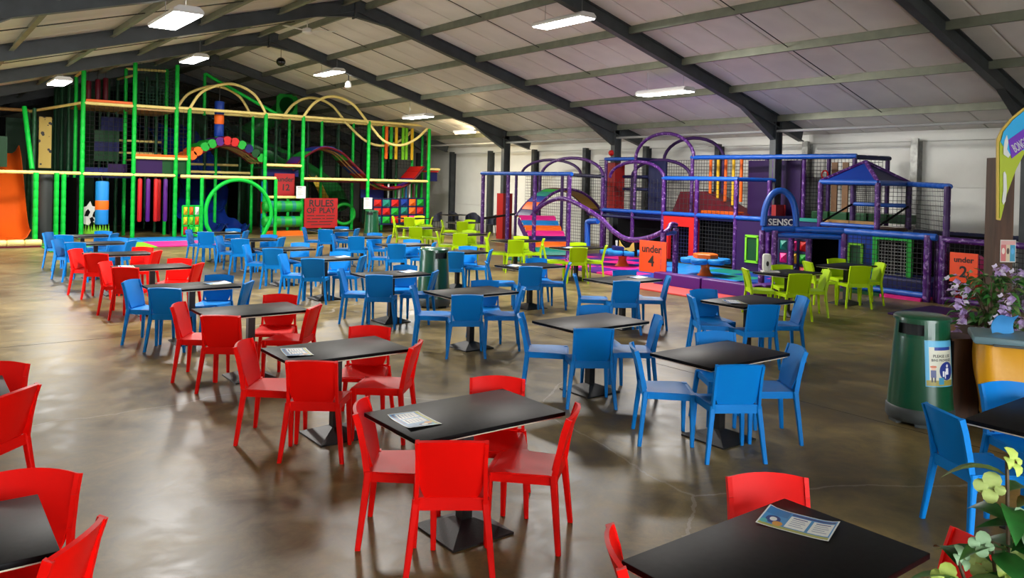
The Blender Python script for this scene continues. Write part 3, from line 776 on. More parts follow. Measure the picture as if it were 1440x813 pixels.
# hoop gate
hp = thing('play_hoop', 'big green padded hoop forming a round doorway in the climbing frame', 'hoop', (9.45, 28.3, 0))
P = [gY(300, 338, 28.3), gY(291, 318, 28.3)] + [gY(335 + 46 * math.cos(R(a)), 300 - 47 * math.sin(R(a)), 28.3) for a in range(190, -30, -20)] + [gY(369, 338, 28.3)]
P[0].z = .02; P[-1].z = .02
wpart('ring', MB().tube(curve_pts(P, 4), .07, 10), PG, hp, 60)

# multicoloured arched bridge of rolls
br = thing('roll_bridge', 'humped bridge of orange, green and purple padded rolls between green posts', 'bridge', (9.2, 29.2, 2.6))
A = [(7.95, 29.1, 2.72), (8.5, 29.1, 3.12), (9.2, 29.1, 3.33), (9.9, 29.1, 3.12), (10.5, 29.1, 2.72)]
Pp = curve_pts(A, 8)
wpart('arch_rail', MB().tube([p - Vector((0, 0, .05)) for p in Pp], .045, 6), V['maroon'], br, 60)
for yy in (29.45, 29.8, 30.1, 30.35): wpart('arch_rail', MB().tube([Vector((p.x, yy, p.z - .05)) for p in Pp], .045, 6), V['tan' if yy < 30.2 else 'maroon'], br, 60)
for k, c in enumerate(('orange', 'orange', 'green', 'green', 'purple', 'red', 'red', 'green', 'navy', 'dgreen', 'green')):
    p = Pp[1 + k * 3 if 1 + k * 3 < len(Pp) else -1]
    wpart('roll', MB().tube([(p.x, 29.05, p.z + .12), (p.x, 30.4, p.z + .12)], .16, 12), V[c], br, 50)
# long wavy bridge
wb = thing('wavy_bridge', 'wavy banded walkway rising and dipping between posts of the green frame', 'bridge', (14.5, 29.3, 2.0))
W_ = [(11.7, 29.15, 2.5), (12.2, 29.15, 3.05), (12.95, 29.15, 3.42), (13.7, 29.15, 3.25), (14.3, 29.15, 2.75), (15.0, 29.15, 2.2), (15.6, 29.15, 1.9), (16.3, 29.15, 1.88), (16.95, 29.15, 2.2), (17.5, 29.15, 2.78)]
banded_bridge(wb, W_, (0, 1.15, 0), ['red', 'purple', 'green', 'blue', 'purple', 'blue', 'blue', 'green', 'maroon', 'blue', 'red', 'purple', 'green', 'red', 'purple', 'red', 'purple', 'blue', 'red', 'red'], under=V['maroon'])
for v in (.35, .7): wpart('under_rail', MB().tube([p + Vector((0, v, -.1)) for p in curve_pts(W_, 6)], .045, 6), V['tan'], wb, 60)

# slides
def chute(name, label, path, side, cols, wall=.22, wave=.0, m_wall=None, lanes=1):
    P = curve_pts(path, 10); t = thing(name, label, 'slide', path[-1]); side = Vector(side)
    for ln in range(lanes):
        s0 = ln / lanes; s1 = (ln + 1) / lanes
        def fn(u, v):
            j = min(int(v * (len(P) - 1)), len(P) - 2); p = P[j].lerp(P[j + 1], v * (len(P) - 1) - j)
            e = abs(u - .5) * 2
            return p + side * (s0 + (s1 - s0) * u) + Vector((0, 0, wall * max(0, e - .72) / .28 + wave * math.sin(v * 46)))
        wpart('chute', MB().grid(fn, 10, 60, .03), cols, t, 50)
    return t
m_blueslide = mat('slide_blue_gloss', (.005, .022, .17), .16, coat=.5)
m_orslide = mat('slide_orange', (.62, .085, .006), .3, bump=.05, bscale=4)
m_dkslide = mat('slide_dark_green', (.02, .05, .035), .2, coat=.4)
m_yelslide = mat('slide_yellow', (.55, .36, .02), .35)
a = gY(186, 180, 34.8); b = gY(272, 334, 30.0)
chute('blue_slide', 'glossy blue wavy slide running down inside the climbing frame', [(a.x, 34.8, a.z), (a.x + .5, 33.8, a.z - .45), (a.x + 1.2, 32.3, 1.6), (b.x - .4, 31.0, .55), (b.x, 30.1, .12), (b.x + .1, 29.6, .08)], (1.9, .2, 0), m_blueslide, .25, .05, lanes=2)
chute('orange_slide', 'wide orange slide beside a green post at the end of the frame', [(1.0, 31.6, 2.75), (1.0, 30.9, 2.3), (1.0, 30.0, 1.4), (1.0, 29.2, .55), (1.0, 28.5, .14), (1.0, 28.0, .09)], (2.05, .15, 0), m_orslide, .3, .0, lanes=2)
chute('dark_slide', 'dark netted slide descending from the top deck of the green frame', [(8.3, 33.4, 5.3), (9.2, 33.2, 4.9), (10.4, 32.8, 4.1), (11.6, 32.4, 3.3), (12.6, 32.0, 2.8)], (.2, 1.3, 0), m_dkslide, .3, .03)
a = gY(440, 250, 30.9); b = gY(452, 276, 30.7)
chute('yellow_slide', 'narrow yellow slide dropping under the wavy bridge', [(a.x - .15, 31.0, 2.2), (a.x, 30.9, 1.95), (b.x - .1, 30.8, 1.5), (b.x, 30.7, 1.3)], (.35, .05, 0), m_yelslide, .1, .0)
# green tube slide: panel with a round mouth at the roof, tube winding down
ts = thing('tube_slide', 'green tube slide winding down from a square panel near the roof', 'slide', (12.4, 33.5, 0))
pc = gY(404, 141, 31.95); pc.z -= .2
mb = MB(); ring = [(pc.x + .34 * math.cos(2 * PI * k / 20), pc.z + .34 * math.sin(2 * PI * k / 20)) for k in range(20)]
sq = []
for k in range(20):
    a = 2 * PI * k / 20; c, s = math.cos(a), math.sin(a); q = .45 / max(abs(c), abs(s)); sq.append((pc.x + q * c, pc.z + q * s))
vs = [(x, 31.95, z) for x, z in ring] + [(x, 31.95, z) for x, z in sq] + [(x, 32.01, z) for x, z in ring] + [(x, 32.01, z) for x, z in sq]
fs = []
for k in range(20):
    j = (k + 1) % 20
    fs += [(k, j, 20 + j, 20 + k), (40 + j, 40 + k, 60 + k, 60 + j), (k, 40 + k, 40 + j, j), (20 + k, 20 + j, 60 + j, 60 + k)]
wpart('mouth_panel', mb.add(vs, fs), V['green'], ts)
wpart('tube', MB().tube(curve_pts([(pc.x, 32.0, pc.z), (pc.x - .1, 33.2, pc.z - .45), (pc.x - .9, 33.8, pc.z - 1.1), (pc.x - 1.3, 33.2, 3.6), (pc.x - .2, 32.6, 3.1), (pc.x + 1.0, 32.4, 2.5), (pc.x + 1.9, 31.6, 1.7), (pc.x + 2.0, 30.9, 1.05)], 6), .38, 14, caps=False), mat('tube_green', (.012, .16, .03), .3), ts, 60)
mouth = gY(484, 301, 30.4)
wpart('exit_mouth', MB().tube(arc_pts(mouth, .45, .42, 0, 342, 18), .07, 8, closed=True), V['green'], ts, 60)

# hanging punch bag and rolls
pb = gY(144, 248, 28.75)
t = thing('punch_bag', 'blue punch bag with an orange band hanging in front of the cow panel', 'punch bag', (pb.x, 28.75, .45))
wpart('bag', MB().lathe([(.02, .48), (.185, .50), (.2, .53), (.2, .98)], 18, (pb.x, 28.75, 0)), V['sky'], t, 40)
wpart('band', MB().lathe([(.201, .98), (.204, .99), (.204, 1.27), (.201, 1.28)], 18, (pb.x, 28.75, 0)), V['orange'], t, 40)
wpart('bag', MB().lathe([(.2, 1.28), (.2, 1.86), (.185, 1.9), (.02, 1.92)], 18, (pb.x, 28.75, 0)), V['sky'], t, 40)
wpart('strap', MB().tube([(pb.x, 28.75, 1.92), (pb.x, 28.97, 2.12)], .02, 6), M_INK, t)
pb = gY(311, 150, 29.3)
t = thing('punch_bag', 'small blue and orange punch bag hung under the cream arch tubes', 'punch bag', (pb.x, 29.5, 3.55))
for z0, z1, c in ((3.6, 4.05, 'blue'), (4.05, 4.4, 'orange'), (4.4, 4.88, 'blue')):
    wpart('bag' if c == 'blue' else 'band', MB().lathe([(.15, z0), (.17, z0 + .03), (.17, z1 - .03), (.15, z1)], 14, (pb.x, 29.5, 0)), V[c], t, 40)
wpart('strap', MB().tube([(pb.x, 29.5, 4.86), (pb.x, 29.5, 5.45)], .015, 5), M_INK, t)
for k, (px, c) in enumerate(((197, 'red'), (208.5, 'purple'), (219.5, 'red'), (223.5, 'red'), (233, 'purple'))):
    p = gY(px, 250, 28.9 + (.25 if k == 3 else 0))
    t = thing('hanging_roll', f'{c} foam roll dangling from the cream rail beside the floor mats', 'foam roll', (p.x, p.y, .55), group=f'{c} dangling foam rolls')
    wpart('roll', MB().lathe([(.05, .56), (.072, .6), (.072, 1.98), (.05, 2.02)], 10, (p.x, p.y, 0)), V[c], t, 40)
    wpart('strap', MB().tube([(p.x, p.y, 2.0), (p.x, 28.98, 2.14)], .012, 5), M_INK, t)
for k, px in enumerate((125, 138, 149)):
    p = gY(px, 100, 30.2)
    t = thing('hanging_roll', 'dark maroon foam roll hanging in the top storey of the green frame', 'foam roll', (p.x, 30.2, 4.5), group='maroon foam rolls in the top storey')
    wpart('roll', MB().lathe([(.06, 4.5), (.085, 4.55), (.085, roof_z(p.x) - .35), (.06, roof_z(p.x) - .32)], 10, (p.x, 30.2, 0)), V['maroon'], t, 40)
    wpart('strap', MB().tube([(p.x, 30.2, roof_z(p.x) - .33), (p.x, 30.2, roof_z(p.x) + .0)], .012, 5), M_INK, t)

# cow cut-out panel
cw = thing('cow_panel', 'white and black cow cut-out board with green grass behind the punch bag', 'cut-out board', (4.95, 29.35, 0))
def pxpoly(pts, Y): return [(lambda p: (p.x, p.z))(gY(x, y, Y)) for x, y in pts]
def wallpoly(parent, name, pts, Y, th, m):
    q = pxpoly(pts, Y); n = len(q)
    vs = [(x, Y, z) for x, z in q] + [(x, Y + th, z) for x, z in q]
    return wpart(name, MB().add(vs, [tuple(range(n)), tuple(reversed(range(n, 2 * n)))] + [(i, n + i, n + (i + 1) % n, (i + 1) % n) for i in range(n)]), m, parent)
wallpoly(cw, 'board', [(116, 292), (122, 290), (127, 283), (130, 290), (137, 291), (141, 296), (139, 308), (135, 314), (129, 311), (125, 317), (118, 315), (116, 305)], 29.35, .03, V['white'])
for pts in ([(121, 297), (124, 294), (127, 298), (124, 304), (119, 304)], [(132, 298), (137, 294), (140, 300), (135, 307), (130, 304)], [(126, 307), (130, 305), (133, 310), (128, 313)]):
    wallpoly(cw, 'patch', pts, 29.33, .015, V['black'])
for k in range(14):
    x = 116 + k * 2.7
    wallpoly(cw, 'grass_blade', [(x, 329), (x + 3.4, 329), (x + 1.8 + (k % 3 - 1), 313 + (k * 7 % 5))], 29.32 - .004 * (k % 2), .012, V['lime'])
# yellow perforated climbing panel
m_perf = mat('panel_yellow_spotted', (.6, .42, .06), .5)
nt = m_perf.node_tree; b_ = nt.nodes['Principled BSDF']; tc = nt.nodes.new('ShaderNodeTexCoord'); vo = nt.nodes.new('ShaderNodeTexVoronoi'); vo.inputs['Scale'].default_value = 5.5
lt = nt.nodes.new('ShaderNodeMath'); lt.operation = 'LESS_THAN'; lt.inputs[1].default_value = .3; mx = nt.nodes.new('ShaderNodeMix'); mx.data_type = 'RGBA'
mx.inputs[6].default_value = (.62, .44, .08, 1); mx.inputs[7].default_value = (.02, .015, .01, 1)
nt.links.new(tc.outputs['Object'], vo.inputs['Vector']); nt.links.new(vo.outputs['Distance'], lt.inputs[0]); nt.links.new(lt.outputs[0], mx.inputs[0]); nt.links.new(mx.outputs[2], b_.inputs['Base Color'])
p0 = gY(54, 236, 31.0); p1 = gY(73, 165, 31.0)
slab(gf, 'climbing_panel', (p0.x, 31.0, p0.z), (p1.x, 31.08, p1.z), m_perf)
wpart('pillar_pad', MB().lathe([(.2, 0), (.21, .05), (.21, 2.05), (.2, 2.1)], 14, (3.55, 29.3, 0)), mat('pad_charcoal', (.03, .035, .035), .6), gf, 40)
# floor mats in front of the green frame
def floor_mat(x0, x1, y0, y1, c, label, z=.035):
    o = link('floor_mat', MB().box(0, 0, z / 2, x1 - x0, y1 - y0, z).mesh('floor_mat', V[c], bevel=.006), None, ((x0 + x1) / 2, (y0 + y1) / 2, 0))
    return tag(o, label, 'floor mat')
floor_mat(6.15, 8.05, 27.0, 28.85, 'sky', 'blue floor mat under the dangling red and purple rolls')
floor_mat(5.95, 7.75, 25.2, 26.98, 'pink', 'bright pink floor mat beside the blue one')
floor_mat(4.7, 5.93, 25.0, 26.9, 'lime', 'lime green floor mat beside the pink one')
floor_mat(4.45, 5.2, 26.95, 28.7, 'tan', 'tan floor mat in front of the punch bag')
floor_mat(5.22, 6.1, 26.95, 28.7, 'sky', 'pale blue floor mat beside the tan one')
floor_mat(3.1, 4.4, 24.6, 27.2, 'green', 'green floor mat behind the far blue chairs')
floor_mat(.0, 3.1, 26.7, 28.2, 'yellow', 'mustard floor mat at the foot of the orange slide')
t = thing('kerb_cushion', 'cream padded kerb roll edging the orange slide area', 'padded kerb', (1.5, 26.5, 0))
for k in range(8):
    x = -.3 + k * .43
    wpart('cushion', MB().tube([(x, 26.5, .12), (x + .03, 26.5, .12), (x + .39, 26.5, .12), (x + .42, 26.5, .12)], [.08, .1, .1, .08], 10), PC, t, 60)
wpart('base_strip', MB().box(1.45, 26.48, .02, 3.5, .26, .04), V['maroon'], t)

# cushion grids (pyramid cushions) in frames
def cushion_grid(name, label, p, ux, cols, cw_, chh, frame_m, depth=.1):
    p = Vector(p); ux = Vector(ux).normalized(); uz = Vector((0, 0, 1)); nn = ux.cross(uz)
    t = thing(name, label, 'cushion grid', p)
    nr = len(cols); nc = len(cols[0])
    mb = MB()
    for k in range(nc + 1): mb.bar(p + ux * (k * cw_), p + ux * (k * cw_) + uz * (nr * chh), .05, .05, nn)
    for k in range(nr + 1): mb.bar(p + uz * (k * chh), p + uz * (k * chh) + ux * (nc * cw_), .05, .05, nn)
    wpart('frame', mb, frame_m, t)
    for j in range(nr):
        for i in range(nc):
            o = p + ux * (i * cw_ + .03) + uz * ((nr - 1 - j) * chh + .03); a = cw_ - .06; h = chh - .06
            q = [o, o + ux * a, o + ux * a + uz * h, o + uz * h]
            ap = o + ux * (a * .5) + uz * (h * .5) + nn * depth; bk = o + ux * (a * .5) + uz * (h * .5) - nn * depth
            wpart('cushion', MB().add(q + [ap, bk], [(0, 1, 4), (1, 2, 4), (2, 3, 4), (3, 0, 4), (1, 0, 5), (2, 1, 5), (3, 2, 5), (0, 3, 5)]), V[cols[j][i]], t)
    return t
p = gY(524, 322, 29.0)
cushion_grid('cushion_grid', 'grid of red and green pyramid cushions in a blue-edged frame', (p.x, 29.0, .35), (1, 0, 0), [('red', 'teal', 'red'), ('red', 'red', 'green'), ('teal', 'green', 'red')], .40, .345, PBD)
p = gY(562, 322, 29.0)
cushion_grid('cushion_grid', 'grid of blue, orange and green pyramid cushions below striped bars', (p.x, 29.0, .38), (1, 0, 0), [('blue', 'orange', 'green'), ('teal', 'orange', 'red'), ('orange', 'pink', 'yellow')], .385, .345, PBD)
p = gY(256, 336, 28.3)
cushion_grid('cushion_grid', 'small stack of yellow, orange and green twisting blocks beside the hoop', (p.x, 28.3, .1), (1, 0, 0), [('yellow', 'orange', 'white'), ('yellow', 'lime', 'orange'), ('red', 'green', 'lime')], .19, .34, PG, .13)
# green rollers
t = thing('roller_set', 'pair of green and blue padded rollers between posts above an orange step', 'rollers', (11.3, 28.9, 0))
for z in (1.08, .5):
    wpart('roller', MB().tube([(10.5, 28.95, z), (10.55, 28.95, z), (11.93, 28.95, z), (11.98, 28.95, z)], [.16, .21, .21, .16], 14), V['green'], t, 50)
    for k in range(3):
        x = 10.8 + k * .42
        wpart('band', MB().tube([(x - .07, 28.95, z), (x + .07, 28.95, z)], .214, 14), V['teal'], t, 40)
wpart('step', MB().box(11.3, 28.8, .08, 1.3, .5, .16), V['orange'], t)

# signs on the green frame
RED_B = mat('sign_red', (.33, .004, .006), .5); WHITE_B = mat('sign_white', (.72, .74, .72), .5); ORANGE_B = mat('sign_orange', (.85, .07, .01), .5)
p0 = gY(385.5, 276, 29.2); p1 = gY(414.5, 244.5, 29.2)
sign_board('age_sign', 'dark red sign reading under 12 hung on the green frame', 'sign', (p0.x, 29.2, p0.z), (1, 0, 0), p1.x - p0.x, p1.z - p0.z, .03, RED_B, [('under', .26, .55, .74), ('12', .34, .55, .38)], M_INK)
p0 = gY(427.5, 321, 28.85); p1 = gY(475, 279, 28.85); w_ = p1.x - p0.x; h_ = p1.z - p0.z
sign_board('rules_sign', 'large red sign with black lettering RULES OF PLAY', 'sign', (p0.x, 28.85, p0.z), (1, 0, 0), w_, h_, .03, RED_B, [('RULES', .37, .5, .82), ('OF', .29, .2, .58), ('PLAY', .29, .68, .58)], M_INK,
           dashes=[(.08, .3, .40, .03), (.34, .62, .40, .03), (.66, .92, .40, .03), (.08, .18, .30, .03), (.22, .5, .30, .03), (.54, .62, .30, .03), (.66, .9, .30, .03), (.08, .4, .2, .03), (.45, .85, .2, .03), (.2, .8, .1, .03)])
for k, (a, b, c, d) in enumerate(((416.5, 279, 430, 262), (511.5, 294, 523.5, 278))):
    p0 = gY(a, b, 28.82); p1 = gY(c, d, 28.82); w_ = p1.x - p0.x; h_ = p1.z - p0.z
    lab = ('white paper notice on the post beside the rules sign', 'white paper notice on the post above the far green bin')[k]
    sign_board('notice', lab, 'notice', (p0.x, 28.82, p0.z), (1, 0, 0), w_, h_, .012, WHITE_B, [], M_INKG, dashes=[(.15, .6, .84, .035)] + [(.15, .5 + .35 * ((i * 7) % 5) / 5, .72 - i * .1, .012) for i in range(6)])
# ================================================================= purple toddler frame
def gV(x, y, P, Q):
    """pixel to the upright plane through ground points P and Q"""
    d = ray(x, y); nx, ny = Q[1] - P[1], -(Q[0] - P[0])
    t_ = ((P[0] - CAM.x) * nx + (P[1] - CAM.y) * ny) / (d.x * nx + d.y * ny)
    return CAM + d * t_
pf = thing('purple_play_frame', 'purple and blue padded toddler play frame with nets along the white wall', 'play frame', (17.2, 14.5, 0))
# cage beside the ramp
XC = 14.7
for y, z in ((20.8, 2.42), (19.47, 2.42), (18.16, 2.42), (16.63, 2.42)): post(pf, XC, y, 0, z, PP, .06)
rail(pf, (XC, 20.9, 2.45), (XC, 16.53, 2.45), PB, .06)
for x, y in ((18.2, 23.6), (18.2, 22.2), (17.4, 20.05), (18.6, 21.1)): post(pf, x, y, 0, 2.5, PPD, .055)
rail(pf, (XC, 20.8, 1.0), (18.2, 23.6, 1.0), V['black'], .04)
def arch(P0, P1, zb, zp, m, r=.052):
    P0 = Vector((*P0, 0)); P1 = Vector((*P1, 0)); pts = []
    for k in range(15):
        t_ = k / 14; p = P0.lerp(P1, .5 - .5 * math.cos(PI * t_)); pts.append(Vector((p.x, p.y, zb + (zp - zb) * math.sin(PI * t_))))
    wpart('arch_tube', MB().tube(pts, r, 8), m, pf, 60)
arch((17.2, 20.9), (17.2, 17.9), 2.45, 3.02, PP); arch((19.0, 24.3), (19.0, 20.9), 2.5, 3.05, PPD)
arch((17.2, 17.6), (17.2, 15.4), 2.4, 2.88, PP); arch((18.6, 18.0), (18.6, 15.6), 2.45, 2.98, PPD)
arch((18.0, 17.3), (18.0, 15.0), 3.0, 3.75, PP); arch((19.3, 17.3), (19.3, 14.95), 3.0, 3.68, PPD)
# main unit: posts, rails, deck
XF, XB = 17.2, 19.35
for y, z in ((17.9, 2.4), (16.6, 1.4), (15.4, 2.38), (14.2, 2.38), (12.9, 2.38), (11.9, 2.38)): post(pf, XF, y, 0, z, PP, .06)
for x, y, z in ((18.0, 18.6, 3.0), (18.0, 17.3, 3.0), (18.0, 15.05, 3.0), (XB, 17.3, 3.0), (XB, 15.0, 3.0), (18.3, 12.55, 3.0), (18.45, 11.75, 3.0), (18.5, 10.4, 2.98), (XB, 13.5, 3.0), (XB, 11.6, 3.0), (19.6, 10.15, 2.98), (18.6, 18.0, 2.45), (XB, 18.6, 2.4)): post(pf, x, y, 0 if x < 18.2 else 1.3, z, PP if x < 18.5 else PPD, .055)
rail(pf, (XF, 15.45, 2.4), (XF, 12.85, 2.4), PB, .062); rail(pf, (XF, 12.9, 2.4), (18.3, 12.5, 2.4), PB, .055)
rail(pf, (18.0, 15.1, 3.02), (18.5, 10.35, 3.02), PB, .065); rail(pf, (18.5, 10.4, 3.0), (19.65, 10.12, 3.0), PBD, .06)
rail(pf, (18.0, 18.65, 3.0), (18.0, 17.3, 3.0), PB, .06); rail(pf, (18.0, 17.3, 3.0), (XB, 17.3, 3.0), PBD, .055)
rail(pf, (XF, 17.95, 1.4), (XF, 11.9, 1.4), PB, .06); rail(pf, (XF, 17.9, 1.22), (XF, 15.4, 1.22), PBD, .05)
rail(pf, (18.3, 20.9, 2.5), (XF, 17.9, 2.42), PBD, .06); rail(pf, (18.6, 18.6, 2.45), (18.6, 17.3, 2.45), PBD, .055); rail(pf, (18.6, 18.6, 2.05), (18.6, 17.3, 2.05), PBD, .05)
for y0, y1 in ((15.45, 17.9), (12.95, 15.35), (10.5, 12.85)):
    slab(pf, 'deck', (XF + .05, y0, 1.28), (XB, y1, 1.38), V['navy'])
    slab(pf, 'shade_backing', (XB + .03, y0, .0), (XB + .08, y1, 1.28), V['black'])  # black sheet added for the dark interior under the deck
slab(pf, 'navy_panel', (18.55, 16.55, 1.4), (18.63, 17.25, 2.95), PBD)
# front infill below the deck: red doorway, black net panels, purple panel with window
mb = MB()
for a, b, c, d in ((15.42, 15.16, .12, 1.33), (14.42, 14.16, .12, 1.33), (15.16, 14.42, 1.06, 1.33)): mb.box(XF + .03, (a + b) / 2, (c + d) / 2, .12, abs(a - b), d - c)
wpart('red_doorway', mb, V['red'], pf)
slab(pf, 'dark_panel', (XF + .5, 14.4, .1), (XF + .53, 15.3, 1.3), V['black']); slab(pf, 'dark_panel', (XF + .35, 12.95, .1), (XF + .4, 14.15, 1.3), V['black'])
slab(pf, 'dark_panel', (XF + .6, 15.5, .1), (XF + .64, 17.8, 1.25), V['black'])  # this one stands in for the shaded space below the deck
slab(pf, 'purple_panel', (XF - .02, 11.95, .05), (XF + .04, 12.86, 1.33), V['dpurple'])
mb = MB()
for a, b, c, d in ((12.55, 12.50, .3, .95), (12.2, 12.15, .3, .95), (12.55, 12.15, .92, .98), (12.55, 12.15, .27, .33)): mb.box(XF - .04, (a + b) / 2, (c + d) / 2, .05, abs(a - b), d - c)
wpart('window_frame', mb, V['lime'], pf)
slab(pf, 'window_panel', (XF - .035, 12.2, .33), (XF - .025, 12.5, .92), V['dgreen'])
# upper storey: red wedge, purple wall, hanging bars, orange step
q = [(16.25, 1.4), (15.95, 2.02), (15.05, 2.05), (13.6, 1.4)]
n = 4; vs = [(18.55, y, z) for y, z in q] + [(19.2, y, z) for y, z in q]
wpart('foam_wedge', MB().add(vs, [(0, 1, 2, 3), (7, 6, 5, 4)] + [(i, n + i, n + (i + 1) % n, (i + 1) % n) for i in range(n)]), V['maroon'], pf)
slab(pf, 'purple_wall', (18.85, 12.1, 1.4), (18.92, 13.75, 2.95), V['dpurple'])
for k in range(5):
    y = 14.95 - k * .27
    wpart('hanging_bar', MB().tube([(18.7, y, 1.78 - (k % 2) * .1), (18.7, y, 2.98)], .045, 8), V['orange' if k % 2 == 0 else 'yellow'], pf, 60)
slab(pf, 'orange_step', (18.3, 13.75, 1.4), (18.7, 14.95, 1.5), V['orange'], .015)
for y in (11.35, 11.05): slab(pf, 'wood_board', (19.2, y - .08, 1.5), (19.25, y + .08, 2.9), mat('board_brown', (.17, .075, .02), .55, noise=.2, nscale=5))
for k in range(5): slab(pf, 'green_cushion', (18.9, 11.8 - k * .52, 1.4), (19.3, 11.33 - k * .52, 1.62), V['dgreen'], .02)
for k in range(4): slab(pf, 'ledge_board', (17.3, 11.8 - k * .66, 1.4), (17.42, 11.16 - k * .66, 1.48), V['teal' if k < 2 else 'tan'])
# netting towards the wall
net(pf, (XB + .1, 18.6, 1.4), (0, -1, 0), (0, 0, 1), 8.4, 1.6, M_NET, .1)
net(pf, (19.2, 24.3, 0), (0, -1, 0), (0, 0, 1), 5.7, 2.5, M_NET, .11)
net(pf, (XF + .02, 17.9, 1.42), (0, -1, 0), (0, 0, 1), 5.0, .95, M_NET, .14)
net(pf, (XF + .1, 14.15, .1), (0, -1, 0), (0, 0, 1), 1.2, 1.2, M_NET, .1)
net(pf, (XF + .1, 15.2, .1), (0, -1, 0), (0, 0, 1), .85, 1.0, PBD, .1)
# sensory corner: fence of posts and blue rails
A0, A1, A2, A3 = (14.95, 10.5), (15.55, 10.1), (16.2, 9.3), (16.12, 7.32)
for (x, y) in ((14.95, 10.5), (15.12, 10.3), (15.78, 9.88), (16.2, 9.3), (16.45, 10.75), (16.9, 11.2)): post(pf, x, y, 0, 1.26, PP, .07)
for a, b in ((A0, A1), (A1, A2), (A2, A3)): rail(pf, (*a, 1.29), (*b, 1.29), PB, .075)
rail(pf, (15.2, 10.3, 1.16), (16.2, 9.35, 1.16), PB, .06)
rail(pf, (16.2, 9.25, .12), (16.12, 7.45, .12), PB, .06)
for x, y in ((16.1, 7.48), (16.25, 7.34), (16.12, 7.2)): post(pf, x, y, 0, 1.33, PP, .075)
post(pf, 16.35, 7.25, 0, 2.3, PPD, .065); rail(pf, (16.35, 7.2, 2.3), (18.35, 9.05, 2.36), PB, .06)
net(pf, (16.4, 7.3, 1.3), (2, 1.8, 0), (0, 0, 1), 2.6, 1.0, M_NET, .1)
net(pf, (16.2, 9.3, .15), (-.08, -1.98, 0), (0, 0, 1), 1.9, 1.1, M_NET, .1)
slab(pf, 'blue_panel', (16.75, 8.95, .08), (16.8, 9.75, 1.2), V['blue'])
mb = MB()
for a, b, c, d in ((9.5, 9.46, .25, 1.0), (9.2, 9.16, .25, 1.0), (9.5, 9.16, .97, 1.02), (9.5, 9.16, .22, .27)): mb.box(16.72, (a + b) / 2, (c + d) / 2, .05, abs(a - b), d - c)
wpart('window_frame', mb, V['lime'], pf); slab(pf, 'window_panel', (16.725, 9.2, .27), (16.735, 9.46, .97), V['dgreen'])
mb = MB()
for a, b, c, d in ((8.92, 8.82, .1, 1.25), (8.18, 8.08, .3, 1.25), (8.82, 8.18, 1.14, 1.25), (8.82, 8.14, .1, .36)): mb.box(16.72, (a + b) / 2, (c + d) / 2, .1, abs(a - b), d - c)
wpart('green_surround', mb, V['green'], pf)
net(pf, (16.75, 8.82, .4), (0, -1, 0), (0, 0, 1), .64, .74, M_NETW, .07)
slab(pf, 'dark_panel', (18.2, 7.3, .05), (18.25, 10.2, 1.25), V['black'])  # black sheet added for the darkness behind the sensory corner
slab(pf, 'navy_cushion', (16.5, 7.55, .02), (17.4, 8.75, .38), V['navy'], .05)
slab(pf, 'base_mat', (16.0, 8.4, .0), (16.5, 9.3, .06), V['dgreen']); slab(pf, 'base_mat', (16.0, 7.55, .0), (16.5, 8.38, .06), V['pink'])
# fence running on towards the entrance
XE = 16.1
for y in (5.6, 4.2): post(pf, XE, y, 0, 1.25, PP, .07)
rail(pf, (XE, 7.2, 1.26), (XE, 5.6, 1.24), PP, .06); rail(pf, (XE, 5.6, 1.24), (XE, 4.2, 1.22), PB, .07)
rail(pf, (XE, 7.2, .1), (XE, 4.2, .1), PP, .06)
net(pf, (XE, 7.15, .12), (0, -1, 0), (0, 0, 1), 2.9, 1.1, M_NET, .09)
rail(pf, (19.3, 9.3, 1.22), (19.3, 4.0, 1.2), PBD, .06)
net(pf, (19.3, 9.3, .1), (0, -1, 0), (0, 0, 1), 5.2, 1.1, M_NET, .1)
slab(pf, 'pink_cushion', (16.5, 6.75, .5), (16.9, 7.15, .95), V['pink'], .05); slab(pf, 'red_cushion', (16.5, 6.75, .05), (16.9, 7.15, .46), V['red'], .05)
# low wavy handrail and its posts
Pa, Pb = (14.7, 18.16), (13.6, 12.15)
bent(pf, [gV(x, y, Pa, Pb) for x, y in ((752, 298), (765.5, 287), (788.5, 279), (814, 288), (844, 307), (860, 323), (876, 334), (892.5, 337.5), (914, 334), (933, 326))], PP, .062, name='wavy_handrail')
post(pf, 13.6, 12.15, 0, 1.12, PP, .07); post(pf, 14.25, 12.35, 0, 1.2, PP, .07)
bent(pf, [(13.6, 12.15, 1.12), (13.8, 12.2, 1.18), (14.0, 12.28, 1.3), (14.25, 12.35, 1.28)], PP, .055)
rail(pf, (13.62, 12.15, 1.1), (14.25, 12.35, 1.1), PB, .05)
P = [gV(x, y, (15.8, 16.8), (15.8, 17.4)) for x, y in ((826, 346), (826, 316), (828, 312), (834, 311), (841, 311))]
bent(pf, P, PB, .085, 4, name='bent_pipe')
# SENSORY arch over the entrance
ar = thing('sensory_arch', 'bright blue padded arch above white SENSO lettering on the fence', 'arch', (15.3, 10.3, 1.29))
a_ = Vector((14.97, 10.49, 1.36)); b_2 = Vector((15.58, 10.08, 1.36))
pts = []
for k in range(17):
    t_ = PI * k / 16; p = a_.lerp(b_2, .5 - .5 * math.cos(t_)); pts.append(p + Vector((0, 0, .78 * math.sin(t_) ** .8)))
wpart('arch_tube', MB().tube(pts, .07, 10), PB, ar, 60)
wpart('infill', MB().bar((a_ + Vector((.06, .04, .12))), (b_2 + Vector((.04, .03, .12))), .02, .2), V['navy'], ar)
me = text_mesh('SENSO', .20, .006, 'LEFT', .02); me.materials.append(mat('letter_white', (.85, .85, .85), .4))
ux = (b_2 - a_).normalized(); nn = ux.cross(Vector((0, 0, 1)))
o_ = a_ + ux * .115 + Vector((0, 0, .075)) - nn * .03
